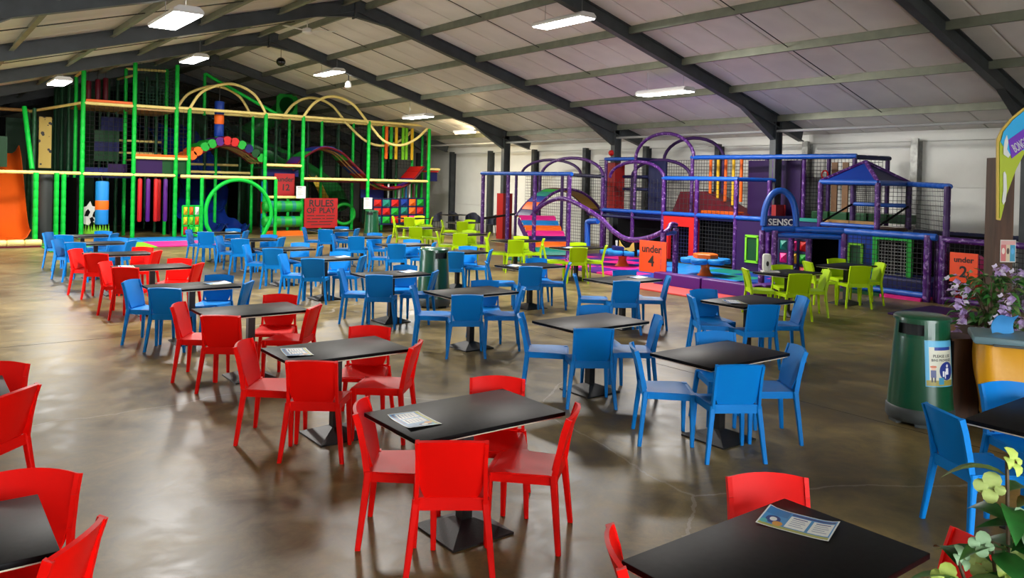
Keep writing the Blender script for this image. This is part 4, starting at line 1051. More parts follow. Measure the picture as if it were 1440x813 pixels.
me.transform(Matrix.Translation(-Vector(ar.location)) @ Matrix(((ux.x, 0, nn.x, o_.x), (ux.y, 0, nn.y, o_.y), (0, 1, 0, o_.z), (0, 0, 0, 1))))
link('lettering', me, ar)
cushion_grid('cushion_grid', 'grid of pink, yellow and green pyramid cushions behind the sensory arch', gX(1094, 388, 16.6), (.18, -1, 0), [('teal', 'pink', 'red'), ('pink', 'yellow', 'green'), ('red', 'navy', 'red')], .24, .3, PBD, .1)
# little blue pavilion roof
pv = thing('play_tent', 'blue pyramid canopy on purple posts with a blue rail', 'play tent', (17.7, 9.7, 1.3))
cs = [(16.95, 10.35), (16.95, 8.98), (18.4, 9.0), (18.45, 10.4)]
for x, y in cs: post(pv, x, y, 1.3, 2.36, PP if x < 17.5 else PPD, .062)
ap = Vector((17.68, 9.68, 2.85))
for i in range(4):
    p, q = Vector((*cs[i], 2.38)), Vector((*cs[(i + 1) % 4], 2.38))
    wpart('canopy_panel', MB().add([p, q, ap, p - Vector((0, 0, .02)), q - Vector((0, 0, .02)), ap - Vector((0, 0, .02))], [(0, 1, 2), (5, 4, 3), (0, 3, 4, 1), (1, 4, 5, 2), (2, 5, 3, 0)]), V['blue'] if i != 1 else V['navy'], pv)
    wpart('ridge_tube', MB().tube([p, ap], .05, 6), PP, pv, 60)
    wpart('rail', MB().tube([p - Vector((0, 0, .02)), q - Vector((0, 0, .02))], .06, 8), PB, pv, 60)
rail(pv, (18.45, 10.4, 1.85), (18.4, 9.0, 1.85), PB, .05)
rail(pv, (16.95, 10.35, 1.38), (16.95, 8.98, 1.38), PB, .05)
slab(pv, 'platform', (16.95, 9.0, 1.26), (18.4, 10.4, 1.34), V['brown'])
wpart('strap', MB().tube([(16.95, 10.35, 1.4), (18.45, 10.4, 1.85)], .025, 5), V['black'], pv)
wpart('strap', MB().tube([(18.4, 9.0, 1.85), (17.0, 8.98, 1.4)], .025, 5), V['black'], pv)
net(pv, (18.43, 10.38, 1.36), (-.02, -1, 0), (0, 0, 1), 1.38, 1.0, M_NET, .1)
for px, py in ((1120, 250), (1160, 246)):
    p = gX(px, py, 18.9)
    t = thing('hanging_ring', 'red gym ring hanging on a cord in the purple frame', 'gym ring', p, group='red gym rings in the purple frame')
    wpart('ring', MB().tube(arc_pts(p, .09, .11, 0, 340, 12, (0, 1, 0)), .018, 6, closed=True), V['red'], t, 60)
    wpart('cord', MB().tube([p + Vector((0, 0, .11)), (p.x, p.y, 2.98)], .01, 5), M_INK, t)
# padded ramp of coloured rolls
rp = thing('roll_ramp', 'sloping ramp of pink, blue and orange padded rolls behind purple posts', 'ramp', (15.8, 19.0, 0))
a_ = Vector((16.35, 20.1, 1.04)); b_2 = Vector((15.15, 17.7, .06)); dr = (b_2 - a_); pr_ = Vector((-dr.y, dr.x, 0)).normalized() * -1
if pr_.x < 0: pr_ = -pr_
RC = ('pink', 'sky', 'orange', 'pink', 'navy', 'orange', 'teal')
for k, c in enumerate(RC):
    p0 = a_ + dr * (k / 7); p1 = a_ + dr * ((k + 1) / 7); up_ = dr.cross(pr_).normalized()
    if up_.z < 0: up_ = -up_
    def fn(u, v): return p0.lerp(p1, .02 + .96 * u) + pr_ * ((v - .5) * 1.15) + up_ * (.10 * math.sin(PI * u) ** .6)
    wpart('roll', MB().grid(lambda u, v: fn(v, u), 2, 6, .05), V[c], rp, 60)
for s in (-.58, .58): wpart('side_board', MB().bar(a_ + pr_ * s - Vector((0, 0, .1)), b_2 + pr_ * s - Vector((0, 0, .04)), .05, .2), V['purple'], rp)
hb = thing('hump_bridge', 'humped bridge with green, blue and orange bands and a plywood underside', 'bridge', (17.6, 21.0, 1.1))
Bp = [(16.15, 20.15, 1.1), (16.6, 20.15, 1.55), (17.15, 20.15, 1.9), (17.8, 20.15, 2.02), (18.5, 20.15, 1.88), (19.1, 20.15, 1.5), (19.45, 20.15, 1.1)]
banded_bridge(hb, Bp, (0, .75, 0), ['navy', 'orange', 'blue', 'teal', 'green', 'maroon', 'purple', 'maroon', 'blue', 'green', 'purple', 'blue'], .05, under=PP)
wpart('underside', MB().grid(lambda u, v: curve_pts(Bp, 4)[min(int(u * 24), 24)] + Vector((0, .04 + (1 - v) * .67, -.07)), 24, 1, .012), mat('ply_gold', (.45, .27, .06), .55), hb)
# flower stools
def flower_table(x, y, label, petals, topc):
    t = thing('flower_stool', label, 'play stool', (x, y, .04))
    wpart('stem', MB().lathe([(.2, .04), (.14, .1), (.1, .2), (.12, .34)], 14, (x, y, 0)), V['orange'], t, 50)
    for k in range(petals):
        a = 2 * PI * k / petals + .3
        wpart('petal', MB().lathe([(.18, .34), (.2, .36), (.2, .44), (.18, .46)], 12, (x + .4 * math.cos(a), y + .4 * math.sin(a), 0), 1, 1), V['sky'], t, 50)
    wpart('cushion', MB().lathe([(.27, .44), (.3, .46), (.3, .55), (.27, .57)], 6, (x, y, 0)), V[topc], t)
    return t
flower_table(15.4, 12.4, 'flower-shaped stool with an orange cushion and blue petals on an orange stem', 6, 'orange')
flower_table(15.1, 14.9, 'flower-shaped stool with blue petals under a black and gold cut-out', 6, 'navy')
p0 = gX(866, 362, 14.95)
cc = thing('animal_cutout', 'black and gold animal-mask cut-out standing on a flower stool', 'cut-out board', (14.95, p0.y - .3, .57))
def xpoly(parent, name, pts, X, th, m):
    q = [(lambda p: (p.y, p.z))(gX(x, y, X)) for x, y in pts]; n = len(q)
    vs = [(X, y, z) for y, z in q] + [(X + th, y, z) for y, z in q]
    return wpart(name, MB().add(vs, [tuple(range(n)), tuple(reversed(range(n, 2 * n)))] + [(i, n + i, n + (i + 1) % n, (i + 1) % n) for i in range(n)]), m, parent)
xpoly(cc, 'board', [(865, 340), (871, 336), (878, 342), (886, 341), (891, 337), (895, 342), (895, 361), (866, 360)], 14.95, .03, V['black'])
xpoly(cc, 'gold_shape', [(871, 338), (874, 344), (879, 349), (885, 348), (889, 342), (891, 341), (892, 353), (886, 354), (880, 351), (874, 355), (870, 353)], 14.93, .012, mat('gold_felt', (.62, .42, .07), .6))
xpoly(cc, 'handle', [(865.5, 338), (868.5, 338), (868, 346), (866, 346)], 14.94, .012, V['white'])
# toddler floor tiles, kerb and mats
tf = thing('toddler_floor', 'patchwork of blue, pink, purple and teal floor pads inside the purple kerb', 'floor pads', (15.3, 13.5, 0))
TC = ['sky', 'pink', 'blue', 'teal', 'purple', 'sky', 'blue', 'pink']
for i in range(4):
    for j in range(8):
        if 13.42 + i * .94 < 14.6 and 10.35 + j < 11.2: continue
        slab(tf, 'pad', (13.45 + i * .94, 10.35 + j * .95, .0), (13.45 + i * .94 + .93, 10.35 + j * .95 + .94, .04), V[TC[(i * 3 + j * 5) % 8]])
kb = thing('padded_kerb', 'long purple padded kerb between the coral mat and the toddler floor', 'padded kerb', (13.25, 10.8, 0))
wpart('cushion', MB().box(13.27, 11.35, .14, .28, 1.3, .28), V['purple'], kb, bevel=.025); wpart('cushion', MB().box(13.27, 10.02, .14, .28, 1.3, .28), V['purple'], kb, bevel=.025)
wpart('cushion', MB().box(14.1, 9.45, .14, 1.35, .28, .28), V['purple'], kb, bevel=.025)
floor_mat(12.25, 13.1, 9.65, 12.45, 'coral', 'coral red floor mat along the purple kerb')
floor_mat(13.85, 15.5, 5.55, 7.1, 'dpurple', 'dark purple floor mat in front of the fence posts')
# red pads on the steel columns
for fy, z0, z1, lab in ((24.57, 0, 1.75, 'red pad wrapped round the steel column beside the hump bridge'), (18.57, 1.4, 2.9, 'red pad wrapped round the steel column behind the purple arches'), (12.57, 1.4, 1.75, 'red pad wrapped round the steel column behind the sensory arch')):
    mb = MB(); a, b = .20, .15
    for (x, y, sx, sy) in ((COL_X - a, fy, .05, 2 * b + .1), (COL_X + a, fy, .05, 2 * b + .1), (COL_X, fy - b, 2 * a - .05, .05), (COL_X, fy + b, 2 * a - .05, .05)): mb.box(x, y, (z0 + z1) / 2, sx, sy, z1 - z0)
    pfm = [o for o in COL.objects if o.name.startswith('portal_frame') and abs(o.location.y - fy) < .1][0]; pfm['label'] = 'dark steel portal frame with a ' + lab.split(' wrapped')[0] + ' on its column ' + lab.split('column ')[1]; del pfm['group']
    wpart('column_pad', mb, mat('pad_red_deep', (.28, .006, .006), .5), pfm, label=lab)
# age signs
sign_board('age_sign', 'bright orange sign reading under 4 on the purple fence', 'sign', (13.5, 12.78, .2), (.05, -1, 0), .78, .72, .03, ORANGE_B, [('under', .24, .46, .74), ('4', .34, .46, .35)], M_INK)
sign_board('age_sign', 'orange sign reading under 2 on the netted fence by the flowers', 'sign', (15.97, 7.0, .48), (0, -1, 0), .5, .56, .025, ORANGE_B, [('under', .15, .5, .76), ('2', .3, .5, .34)], M_INK)
# wall louvre and fire bell
lv = thing('wall_louvre', 'pale slatted ventilation louvre on the white wall above the arches', 'louvre', (WALL_X - .02, 19.35, 2.95))
p0 = gX(842, 247, WALL_X - .03); p1 = gX(853, 224, WALL_X - .03)
wpart('frame', MB().box(WALL_X - .02, (p0.y + p1.y) / 2, (p0.z + p1.z) / 2, .03, abs(p1.y - p0.y), abs(p1.z - p0.z)), V['white'], lv)
for k in range(7): wpart('slat', MB().box(WALL_X - .045, (p0.y + p1.y) / 2, min(p0.z, p1.z) + abs(p1.z - p0.z) * (k + .5) / 7, .025, abs(p1.y - p0.y) - .06, .02), m_steel, lv)
p = gX(857, 215, COL_X - .25)
fb = thing('fire_bell', 'small red fire bell on the steel column', 'fire bell', p)
wpart('dome', MB().tube([p + Vector((.0, 0, 0)), p + Vector((.05, 0, 0)), p + Vector((.1, 0, 0))], [.05, .09, .1], 12), V['red'], fb, 50)
# ================================================================= bins, cart, planters, arch sign
m_bin = mat('bin_green_plastic', (.003, .075, .032), .28, coat=.3, bump=.02, bscale=200)
m_bin2 = mat('bin_green_dark', (.006, .05, .03), .45)
m_dark = mat('bin_base_grey', (.045, .055, .055), .5)
def litter_bin(x, y, face, label, sticker=False):
    t = thing('litter_bin', label, 'bin', (x, y, 0), R(face))      # the slot faces local -Y
    link('base', MB().lathe([(.285, .03), (.30, .05), (.30, .15), (.292, .16)], 28).mesh('base', m_dark, 40), t)
    for k in range(6):
        a = 2 * PI * k / 6; link('foot', MB().box(.22 * math.cos(a), .22 * math.sin(a), .018, .12, .12, .036, a).mesh('foot', m_dark), t)
    link('body', MB().lathe([(.288, .16), (.285, .2), (.245, .80), (.243, .815)], 32).mesh('body', m_bin, 40), t)
    # hood: ring with a slot cut out of it, and a domed lid
    mb = MB(); n = 48; z0, z1, zs0, zs1 = .815, .97, .845, .945
    def rr(z): return .243 - (z - .815) * .06
    for k in range(n):
        a0 = 2 * PI * k / n; a1 = 2 * PI * (k + 1) / n; am = math.degrees((a0 + a1) / 2)
        slot = abs(am - 270) < 28
        segs = ((z0, zs0), (zs1, z1)) if slot else ((z0, z1),)
        for a, b in segs:
            mb.add([(rr(a) * math.cos(a0), rr(a) * math.sin(a0), a), (rr(a) * math.cos(a1), rr(a) * math.sin(a1), a), (rr(b) * math.cos(a1), rr(b) * math.sin(a1), b), (rr(b) * math.cos(a0), rr(b) * math.sin(a0), b)], [(0, 1, 2, 3)])
    link('hood', mb.mesh('hood', m_bin, 60), t)
    link('lid', MB().lathe([(rr(.97), .97), (.252, .972), (.25, .995), (.23, 1.012), (.15, 1.022), (.01, 1.025)], 32).mesh('lid', m_bin, 35), t)
    link('slot_liner', MB().lathe([(.2, .83), (.205, .835), (.205, .955), (.2, .96)], 24).mesh('slot_liner', m_black), t)
    if sticker:
        st_ = print_mat('bin_sticker_print', (.70, .68, .52), [
            (0, 0, 1, 1, (.10, .42, .68)), (.03, .02, .97, .98, (.12, .48, .75)), (.12, .14, .97, .86, (.68, .68, .55)), (.03, .02, .97, .14, (.35, .30, .06)),
            (.28, .79, .88, .86, (.02, .05, .30)), ('o', .70, .34, .27, .20, (.015, .04, .26)), ('o', .72, .45, .045, .035, (.85, .85, .85)), (.66, .26, .78, .40, (.85, .85, .85)), (.62, .18, .66, .33, (.85, .85, .85)), (.54, .22, .60, .34, (.85, .85, .85)),
            ('o', .24, .40, .07, .05, (.75, .45, .3)), ('o', .24, .435, .1, .025, (.6, .12, .03)), (.16, .20, .32, .36, (.03, .05, .2)), (.17, .1, .22, .2, (.02, .02, .03)), (.26, .1, .31, .2, (.02, .02, .03)), (.40, .05, .58, .2, (.05, .3, .5))])
        w_, h_, zc = .30, .42, .60; n_ = 10
        c0 = R(270 + 65)
        def fn(u, v):
            z = zc - h_ / 2 + h_ * v; r = .2475 + (.80 - z) * (.043 / .6); a = c0 + (u - .5) * w_ / r
            return Vector((r * math.cos(a), r * math.sin(a), z))
        mb = MB().grid(fn, n_, 1)
        uvs = {}
        for j in range(2):
            for i in range(n_ + 1): uvs[j * (n_ + 1) + i] = (i / n_, j)
        me = bpy.data.meshes.new('sticker'); me.from_pydata(mb.v, [], mb.f); l = me.uv_layers.new(name='UVMap')
        for lp in me.loops: l.data[lp.index].uv = uvs[lp.vertex_index]
        me.materials.append(st_)
        s = link('sticker', me, t); s['label'] = 'blue and cream litter poster'
        for txt, size, vv in (('PLEASE USE', .036, .665), ('BINS PROVIDED', .030, .575)):
            tm = text_mesh(txt, size, .0, bold=.015); tm.materials.append(M_INK)
            z = zc - h_ / 2 + h_ * vv
            for v_ in tm.vertices:
                zz = z + v_.co.y; r = .2475 + (.80 - zz) * (.043 / .6) + .002; a = c0 + (v_.co.x + .01) / r
                v_.co = (r * math.cos(a), r * math.sin(a), zz)
            l2 = link('lettering', tm, s)
    return t
litter_bin(7.72, 3.62, -90, 'green litter bin with a blue poster beside the yellow cleaning cart', True)
litter_bin(7.3, 11.75, 3, 'green litter bin standing among the blue chairs and tables')
p = gz(522, 334)
litter_bin(p.x, p.y, -47, 'green litter bin in front of the cushion grids of the climbing frame')

# cleaning cart with a yellow bag
ct = thing('cleaning_cart', 'cleaning cart with a yellow vinyl bag and grey-blue lid', 'cleaning cart', (7.95, 2.85, 0), R(-62))
m_bag = mat('bag_yellow', (.74, .34, .003), .42, bump=.3, bscale=6)
def bag(u, v):
    a = 2 * PI * u; z = .18 + .66 * v; s = 1 + .06 * math.sin(v * 5 + u * 9)
    c, s_ = math.cos(a), math.sin(a); e = .35
    sx = math.copysign(abs(c) ** e, c) * .36 * s * (.9 + .1 * v); sy = math.copysign(abs(s_) ** e, s_) * .24 * s * (.88 + .12 * v)
    return Vector((sx, sy + .012 * math.sin(u * 40 + v * 4), z))
link('bag', MB().grid(bag, 48, 10).mesh('bag', m_bag, 70), ct)
m_lid = mat('cart_lid_greyblue', (.13, .22, .25), .35)
link('lid', MB().box(0, 0, .885, .80, .56, .07).mesh('lid', m_lid, 30, bevel=.02), ct)
link('lid_lip', MB().box(0, -.285, .855, .5, .02, .02).mesh('lid_lip', m_dark), ct)
for sx in (-.28, .28):
    for sy in (-.16, .16): link('leg', MB().tube([(sx, sy, .06), (sx, sy, .86)], .014, 8).mesh('leg', m_steel), ct); link('wheel', MB().tube([(sx - .015, sy, .05), (sx + .015, sy, .05)], .05, 12).mesh('wheel', m_black), ct)
ld_ = Matrix.Rotation(R(-28), 3, 'Z') @ Vector((-.12, .08, 0))
cl = MB(); cl.grid(lambda u, v: Vector(((u - .5) * .22, .035 * math.sin(v * PI) - .05 * v, .16 * v + .01 * math.sin(u * 7))), 8, 6, .006)
tag(link('cleaning_cloth', cl.mesh('cleaning_cloth', mat('cloth_blue', (.05, .28, .62), .8), 60), None, (7.95 + ld_.x, 2.85 + ld_.y, .925), R(-28)), 'folded light blue cloth propped on the cart lid', 'cloth')
# dark crate between bin and cart
cr = thing('storage_crate', 'dark brown upright crate between the green bin and the yellow cart', 'crate', (7.98, 3.42, 0), R(-30))
for a, b, c, d in ((-.14, 0, .02, .3), (.14, 0, .02, .3)): link('side', MB().box(a, b, .4, .02, .3, .8).mesh('side', V['black']), cr)
link('side', MB().box(0, .14, .4, .26, .02, .8).mesh('side', V['black']), cr); link('side', MB().box(0, -.14, .4, .26, .02, .8).mesh('side', V['brown']), cr); link('shelf', MB().box(0, 0, .4, .26, .26, .02).mesh('shelf', V['brown']), cr)
link('top', MB().box(0, 0, .81, .32, .32, .02).mesh('top', V['brown']), cr)

# leaves and flowers
def leaf_mesh(name, L, W, m, droop=.25):
    mb = MB(); n = 6; vs = []; fs = []
    for k in range(n + 1):
        t_ = k / n; w_ = W * (math.sin(PI * min(1, t_ * 1.02)) ** .8) * (1 - .25 * t_) + .001
        y = L * t_; z = L * (.10 * math.sin(PI * t_) - droop * t_ * t_)
        vs += [(-w_ / 2, y, z + w_ * .18), (0, y, z), (w_ / 2, y, z + w_ * .18)]
    for k in range(n): fs += [(3 * k, 3 * k + 1, 3 * k + 4, 3 * k + 3), (3 * k + 1, 3 * k + 2, 3 * k + 5, 3 * k + 4)]
    return mb.add(vs, fs).mesh(name, m, 60)
def orient(p, d, roll=0.0):
    d = Vector(d).normalized(); s = d.cross(Vector((0, 0, 1)))
    if s.length < 1e-3: s = Vector((1, 0, 0))
    s.normalize(); u = s.cross(d)
    M = Matrix(((s.x, d.x, u.x, p[0]), (s.y, d.y, u.y, p[1]), (s.z, d.z, u.z, p[2]), (0, 0, 0, 1)))
    return M @ Matrix.Rotation(roll, 4, 'Y')
def attach(name, me, parent, M):
    o = bpy.data.objects.new(name, me); COL.objects.link(o); o.parent = parent; o.matrix_local = M; return o
m_leafd = mat('leaf_dark', (.012, .11, .014), .4, noise=.3, nscale=20); m_leafm = mat('leaf_mid', (.045, .16, .025), .45, noise=.3, nscale=20); m_leafo = mat('leaf_olive', (.10, .17, .04), .5, noise=.25, nscale=20)
m_lilac = mat('petal_lilac', (.48, .34, .62), .5, noise=.25, nscale=30); m_pale = mat('petal_pale', (.62, .55, .68), .5); m_stem = mat('stem_brown', (.09, .06, .03), .7)
m_lime = mat('bract_pale_green', (.40, .52, .10), .5, noise=.2, nscale=15); m_cream = mat('bract_cream', (.46, .58, .18), .5, noise=.15, nscale=15); m_mint = mat('bract_mint', (.26, .42, .24), .5)
def stem(parent, pts, r=.006, m=None): return link('stem', MB().tube(curve_pts(pts, 5), r, 5).mesh('stem', m or m_stem, 60), parent)
# wisteria in a tall tapering planter
WX, WY = 8.75, 3.42
wi = thing('wisteria_planter', 'tall brown planter of artificial wisteria with lilac flower clusters', 'planter', (WX, WY, 0))
mb = MB(); s0, s1 = .17, .24
vs = [(-s0, -s0, 0), (s0, -s0, 0), (s0, s0, 0), (-s0, s0, 0), (-s1, -s1, .85), (s1, -s1, .85), (s1, s1, .85), (-s1, s1, .85), (-s1 + .03, -s1 + .03, .85), (s1 - .03, -s1 + .03, .85), (s1 - .03, s1 - .03, .85), (-s1 + .03, s1 - .03, .85), (-s1 + .04, -s1 + .04, .78), (s1 - .04, -s1 + .04, .78), (s1 - .04, s1 - .04, .78), (-s1 + .04, s1 - .04, .78)]
fs = [(3, 2, 1, 0), (12, 13, 14, 15)]
for o in (0, 4, 8):
    for i in range(4): fs.append((o + i, o + (i + 1) % 4, o + 4 + (i + 1) % 4, o + 4 + i))
link('pot', mb.add(vs, fs).mesh('pot', mat('pot_brown', (.10, .065, .045), .6, noise=.2, nscale=6)), wi)
lw = [leaf_mesh('leaf', .13, .05, m, .35) for m in (m_leafd, m_leafm, m_leafm, m_leafo)]
rnd = random.Random(3)
for k in range(230):
    a = rnd.uniform(0, 2 * PI); rr_ = abs(rnd.gauss(0, .2)); z = .80 + rnd.random() ** .8 * .56
    rr_ = min(rr_, .42 * (1 - max(0, z - 1.15) * 1.2))
    p = Vector((rr_ * math.cos(a), rr_ * math.sin(a), z)); d = Vector((math.cos(a) * .8 + rnd.uniform(-.5, .5), math.sin(a) * .8 + rnd.uniform(-.5, .5), rnd.uniform(-.5, .5)))
    attach('leaf', lw[k % 4], wi, orient(p, d, rnd.uniform(-.8, .8)))
for k in range(9):
    a = 2 * PI * k / 9; stem(wi, [(0, 0, .7), (.08 * math.cos(a), .08 * math.sin(a), 1.0), (.25 * math.cos(a), .25 * math.sin(a), 1.25 + .1 * (k % 2))])
def flower_mesh(m, r):
    mb = MB()
    for k in range(4):
        a = PI / 2 * k + .4; c = Vector((math.cos(a), math.sin(a), .35)) * r; s = Vector((-math.sin(a), math.cos(a), 0)) * r * .7
        mb.add([(0, 0, 0), c * .7 - s, c * 1.5, c * .7 + s], [(0, 1, 2, 3)])
    return mb.mesh('blossom', m, 60)
bl = [flower_mesh(m_lilac, .026), flower_mesh(m_pale, .023), flower_mesh(m_lilac, .03)]
_right = Vector((_rt.x, _rt.y, 0)).normalized(); _toward = Vector((-_fw.x, -_fw.y, 0)).normalized()
def cluster(c, L, n, w0):
    for k in range(n):
        t_ = k / n; a = k * 2.4; w_ = w0 * (1 - .75 * t_)
        p = Vector(c) + Vector((w_ * math.cos(a), w_ * math.sin(a), -L * t_)); attach('blossom', bl[k % 3], wi, orient(p, (math.cos(a), math.sin(a), -.3), k))
for (sx, z, L, n, fwd) in ((-.37, 1.26, .40, 26, .12), (-.40, 1.34, .2, 8, .0), (-.05, 1.20, .26, 22, .32), (.02, 1.46, .1, 14, .1), (.16, 1.42, .12, 14, .15), (.28, 1.28, .45, 26, .15), (.33, 1.05, .34, 22, .22), (-.28, .86, .24, 18, .3), (-.16, .94, .2, 16, .36), (-.1, 1.0, .2, 16, .34), (.03, .98, .22, 18, .36), (-.46, .84, .1, 8, .15)):
    cluster(_right * sx + _toward * fwd + Vector((0, 0, z)), L, n, .055)
# leafy plant close by on the right
LX, LY = 2.83, 1.02
lp_ = thing('leafy_plant', 'potted artificial plant with glossy leaves and pale lime bracts by the table', 'plant', (LX, LY, 0))
link('pot', MB().lathe([(.14, 0), (.15, .02), (.19, .40), (.20, .42), (.18, .43), (.17, .38), (.02, .37)], 24).mesh('pot', mat('pot_grey', (.12, .11, .10), .6), 40), lp_)
lv_ = [leaf_mesh('leaf', .19, .085, m, .22) for m in (m_leafd, m_leafm, m_leafo)] + [leaf_mesh('leaf', .16, .07, m_leafd, .3)]
def bract_mesh(m, r):
    mb = MB()
    for dx, dy, q in ((0, 0, 1), (.7, .5, .8), (.1, 1.1, .85), (-.5, .6, .6)):
        n = 10; c = (dx * r, dy * r, 0); pts = [(c[0] + r * q * .62 * math.cos(2 * PI * k / n), c[1] + r * q * .62 * math.sin(2 * PI * k / n), r * .22 * math.cos(4 * PI * k / n) * q) for k in range(n)]
        mb.add([(c[0], c[1], r * .25)] + pts, [(0, 1 + k, 1 + (k + 1) % n) for k in range(n)])
    return mb.mesh('bract', m, 60)
bm_ = [bract_mesh(m_lime, .042), bract_mesh(m_cream, .045), bract_mesh(m_mint, .036)]
rnd = random.Random(11)
STEMS = [(-.03, 0, 1.33), (.10, .03, 1.27), (-.09, .03, 1.08), (.17, -.02, 1.12), (.05, .08, 1.16), (-.19, .02, 1.02), (.0, .12, 1.0), (.12, .12, 1.04)]
for k, (sx, fw_, zt) in enumerate(STEMS):
    tip = _right * sx + _toward * fw_
    stem(lp_, [(0, 0, .36), (tip.x * .35, tip.y * .35, .36 + (zt - .36) * .5), (tip.x, tip.y, zt)], .006)
    nl = 15
    for j in range(nl):
        t_ = .25 + .75 * j / nl; z = .36 + (zt - .36) * t_; c = Vector((tip.x * t_ ** 1.3, tip.y * t_ ** 1.3, z)); a = j * 2.4 + k
        d = Vector((math.cos(a), math.sin(a), rnd.uniform(-.15, .35)))
        attach('leaf', lv_[(j + k) % 4], lp_, orient(c, d, rnd.uniform(-.4, .4)))
    for j in range(6):
        t_ = 1 - .085 * j; z = .36 + (zt - .36) * t_ + .015; c = Vector((tip.x * t_, tip.y * t_, z)); a = j * 2.1 + k * 1.3
        off = Vector((math.cos(a), math.sin(a), 0)) * (.03 + .012 * j)
        dd = (_toward * 1.2 + Vector((math.cos(a) * .6, math.sin(a) * .6, .5)))
        s = dd.normalized(); x_ = s.cross(Vector((0, 0, 1))).normalized(); y_ = s.cross(x_)
        attach('bract', bm_[(j + k) % 3], lp_, Matrix(((x_.x, y_.x, s.x, c.x + off.x), (x_.y, y_.y, s.y, c.y + off.y), (x_.z, y_.z, s.z, c.z), (0, 0, 0, 1))))

# wooden post and curved welcome sign
PX, PY = 9.65, 3.72
wp = thing('timber_post', 'rough dark brown square timber post behind the wisteria', 'timber post', (PX, PY, 0), YAW * -1)
link('shaft', MB().box(0, 0, 1.29, .2, .2, 2.58).mesh('shaft', V['brown'], bevel=.006), wp)
link('foot_plate', MB().box(0, 0, .01, .3, .3, .02).mesh('foot_plate', m_steel), wp)
link('post_notice', MB().box(.04, -.107, 1.555, .17, .006, .245).mesh('post_notice', print_mat('post_notice_print', (.7, .68, .62), [(.04, .04, .37, .96, (.62, .16, .16)), (.37, .04, .63, .96, (.66, .55, .38)), (.63, .04, .96, .96, (.05, .30, .48)), (.04, .78, .96, .96, (.68, .36, .34)), ('o', .2, .5, .1, .14, (.8, .7, .6)), ('o', .5, .5, .09, .14, (.1, .06, .05)), ('o', .8, .5, .1, .14, (.1, .4, .7))]), uv=lambda c: ((c.x + .045) / .17, (c.z - 1.4325) / .245)), wp)
P0, P1 = (PX + _rt.x * .08 + _toward.x * .14, PY + _rt.y * .08 + _toward.y * .14), None
P1 = (P0[0] + _rt.x, P0[1] + _rt.y)
sg = thing('arch_sign', 'curved blue and lime sign with a purple banner reading BONGO on the timber post', 'sign', (P0[0], P0[1], 1.9))
nn_ = Vector((_toward.x, _toward.y, 0)).normalized()
def pane(name, pts, lift, th, m, lab=None):
    q = [gV(x, y, P0, P1) for x, y in pts]; n = len(q)
    vs = [p + nn_ * lift for p in q] + [p + nn_ * (lift - th) for p in q]
    return wpart(name, MB().add(vs, [tuple(reversed(range(n))), tuple(range(n, 2 * n))] + [(i, (i + 1) % n, n + (i + 1) % n, n + i) for i in range(n)]), m, sg, label=lab)
m_sgl = mat('sign_lime', (.42, .52, .015), .4); m_sgb = mat('sign_sky', (.02, .42, .80), .35); m_sgp = mat('sign_violet', (.16, .02, .48), .4); m_sgy = mat('sign_edge_yellow', (.60, .42, .06), .5)
pane('edge_board', [(1403, 309), (1403, 196), (1409, 183), (1422, 167), (1440, 152), (1475, 132), (1520, 122), (1520, 165), (1476, 182), (1446, 205), (1428, 240), (1416, 275), (1408, 310)], -.012, .02, m_sgy)
pane('lime_panel', [(1406, 307), (1406, 200), (1412, 192), (1440, 176), (1475, 160), (1520, 150), (1520, 162), (1478, 180), (1447, 203), (1429, 238), (1416, 273), (1408, 307)], 0, .012, m_sgl)
pane('sky_panel', [(1407, 200), (1411, 185), (1424, 169), (1441, 155), (1476, 135), (1520, 125), (1520, 150), (1480, 165), (1450, 188), (1440, 212), (1428, 205), (1420, 218), (1412, 208)], .006, .006, m_sgb)
pane('banner', [(1417, 197), (1440, 181), (1480, 160), (1500, 154), (1506, 176), (1484, 184), (1442, 207), (1422, 223)], .012, .006, m_sgp)
pane('paper_shape', [(1410, 209), (1412, 197), (1415, 190), (1417, 200), (1415, 210), (1420, 218), (1417, 222), (1410, 217)], .014, .004, V['white'])
pane('paper_shape', [(1410, 243), (1412, 241), (1414, 246), (1415, 266), (1413, 283), (1410, 288), (1408, 283), (1410, 268)], .014, .004, V['white'])
me = text_mesh('BONGO', .125, .003, 'LEFT', .004); me.materials.append(WHITE_B)
o_ = gV(1423.5, 210.5, P0, P1) + nn_ * .018
e1 = (gV(1453, 192.5, P0, P1) - gV(1423.5, 210.5, P0, P1)).normalized(); e2 = nn_.cross(e1)
me.transform(Matrix.Translation(-Vector(sg.location)) @ Matrix(((e1.x, e2.x, nn_.x, o_.x), (e1.y, e2.y, nn_.y, o_.y), (e1.z, e2.z, nn_.z, o_.z), (0, 0, 0, 1))) @ Matrix.Diagonal((.40, 1.1, 1, 1)))
link('lettering', me, sg)
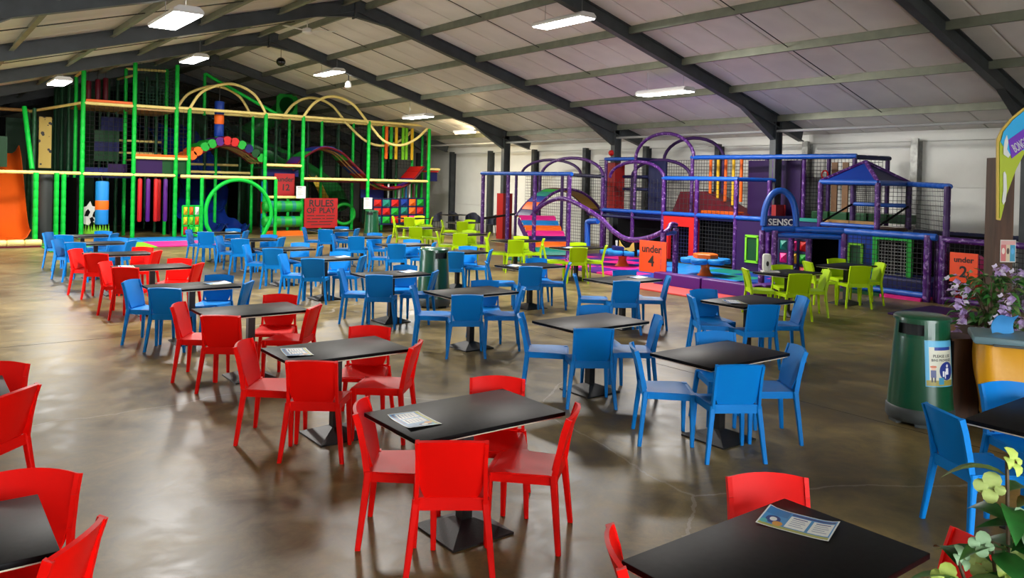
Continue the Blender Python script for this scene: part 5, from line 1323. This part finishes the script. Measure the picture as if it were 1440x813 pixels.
# red stand glimpsed behind the sign
rs_ = thing('red_display_stand', 'narrow red display stand behind the welcome sign', 'display stand', (12.1, 4.0, 0))
p0 = gz(1443, 420); 
rs_.location = (11.95, 3.95, 0)
link('panel', MB().box(0, 0, .9, .5, .06, 1.7).mesh('panel', V['red']), rs_); link('foot', MB().box(0, 0, .03, .5, .4, .06).mesh('foot', V['red']), rs_)

# soap dispenser on the lime-chair table
DX, DY = 11.78, 8.17
dp = thing('soap_dispenser', 'white hand sanitiser dispenser with a dark window standing on a table', 'dispenser', (DX, DY, TH), R(-40))
link('body', MB().box(0, 0, .17, .15, .11, .30).mesh('body', V['white'], 40, bevel=.045), dp)
link('window', MB().lathe([(.028, -.003), (.03, .003), (.026, .006)], 14, (0, 0, 0), .8, 1.5).mesh('window', M_INK), dp)
dp.children[-1].matrix_local = Matrix.Translation((0, -.055, .15)) @ Matrix.Rotation(PI / 2, 4, 'X')
link('drip_tray', MB().box(.06, -.02, .012, .30, .16, .022).mesh('drip_tray', V['white'], bevel=.004), dp)
# dark tub chairs and a table by the far wall
m_tub = mat('tub_chair_navy', (.012, .014, .03), .45)
def tub_meshes():
    def fn(u, v):
        a = R(-10 + 200 * u); r = .24
        return Vector((r * math.cos(a), -r * math.sin(a) * .95, .45 + .40 * v * (.55 + .45 * math.sin(PI * u))))
    sh = MB().grid(fn, 12, 4, .02); sh.lathe([(.02, .43), (.22, .43), (.24, .45), (.2, .46), (.02, .45)], 16)
    return sh.mesh('shell', m_tub, 50), MB().tube([(0, 0, .44), (.04, .04, 0)], .014, 6).mesh('leg', m_black)
tsh, tlg = tub_meshes()
def tub(x, y, a):
    t = thing('tub_chair', 'dark navy tub chair on thin black legs by the far wall', 'chair', (x, y, 0), R(a), 'dark tub chairs by the far wall')
    link('shell', tsh, t)
    for k in range(4): link('leg', tlg, t, (.15 * math.cos(PI / 4 + k * PI / 2), .15 * math.sin(PI / 4 + k * PI / 2), 0), k * PI / 2)
for x, y, a in ((18.2, 29.2, 40), (19.2, 28.0, 120), (18.9, 27.3, 170), (18.9, 26.1, 80), (19.4, 29.6, 200)): tub(x, y, a)
table(18.75, 28.65, 'pale-topped table among the dark tub chairs by the far wall', None)
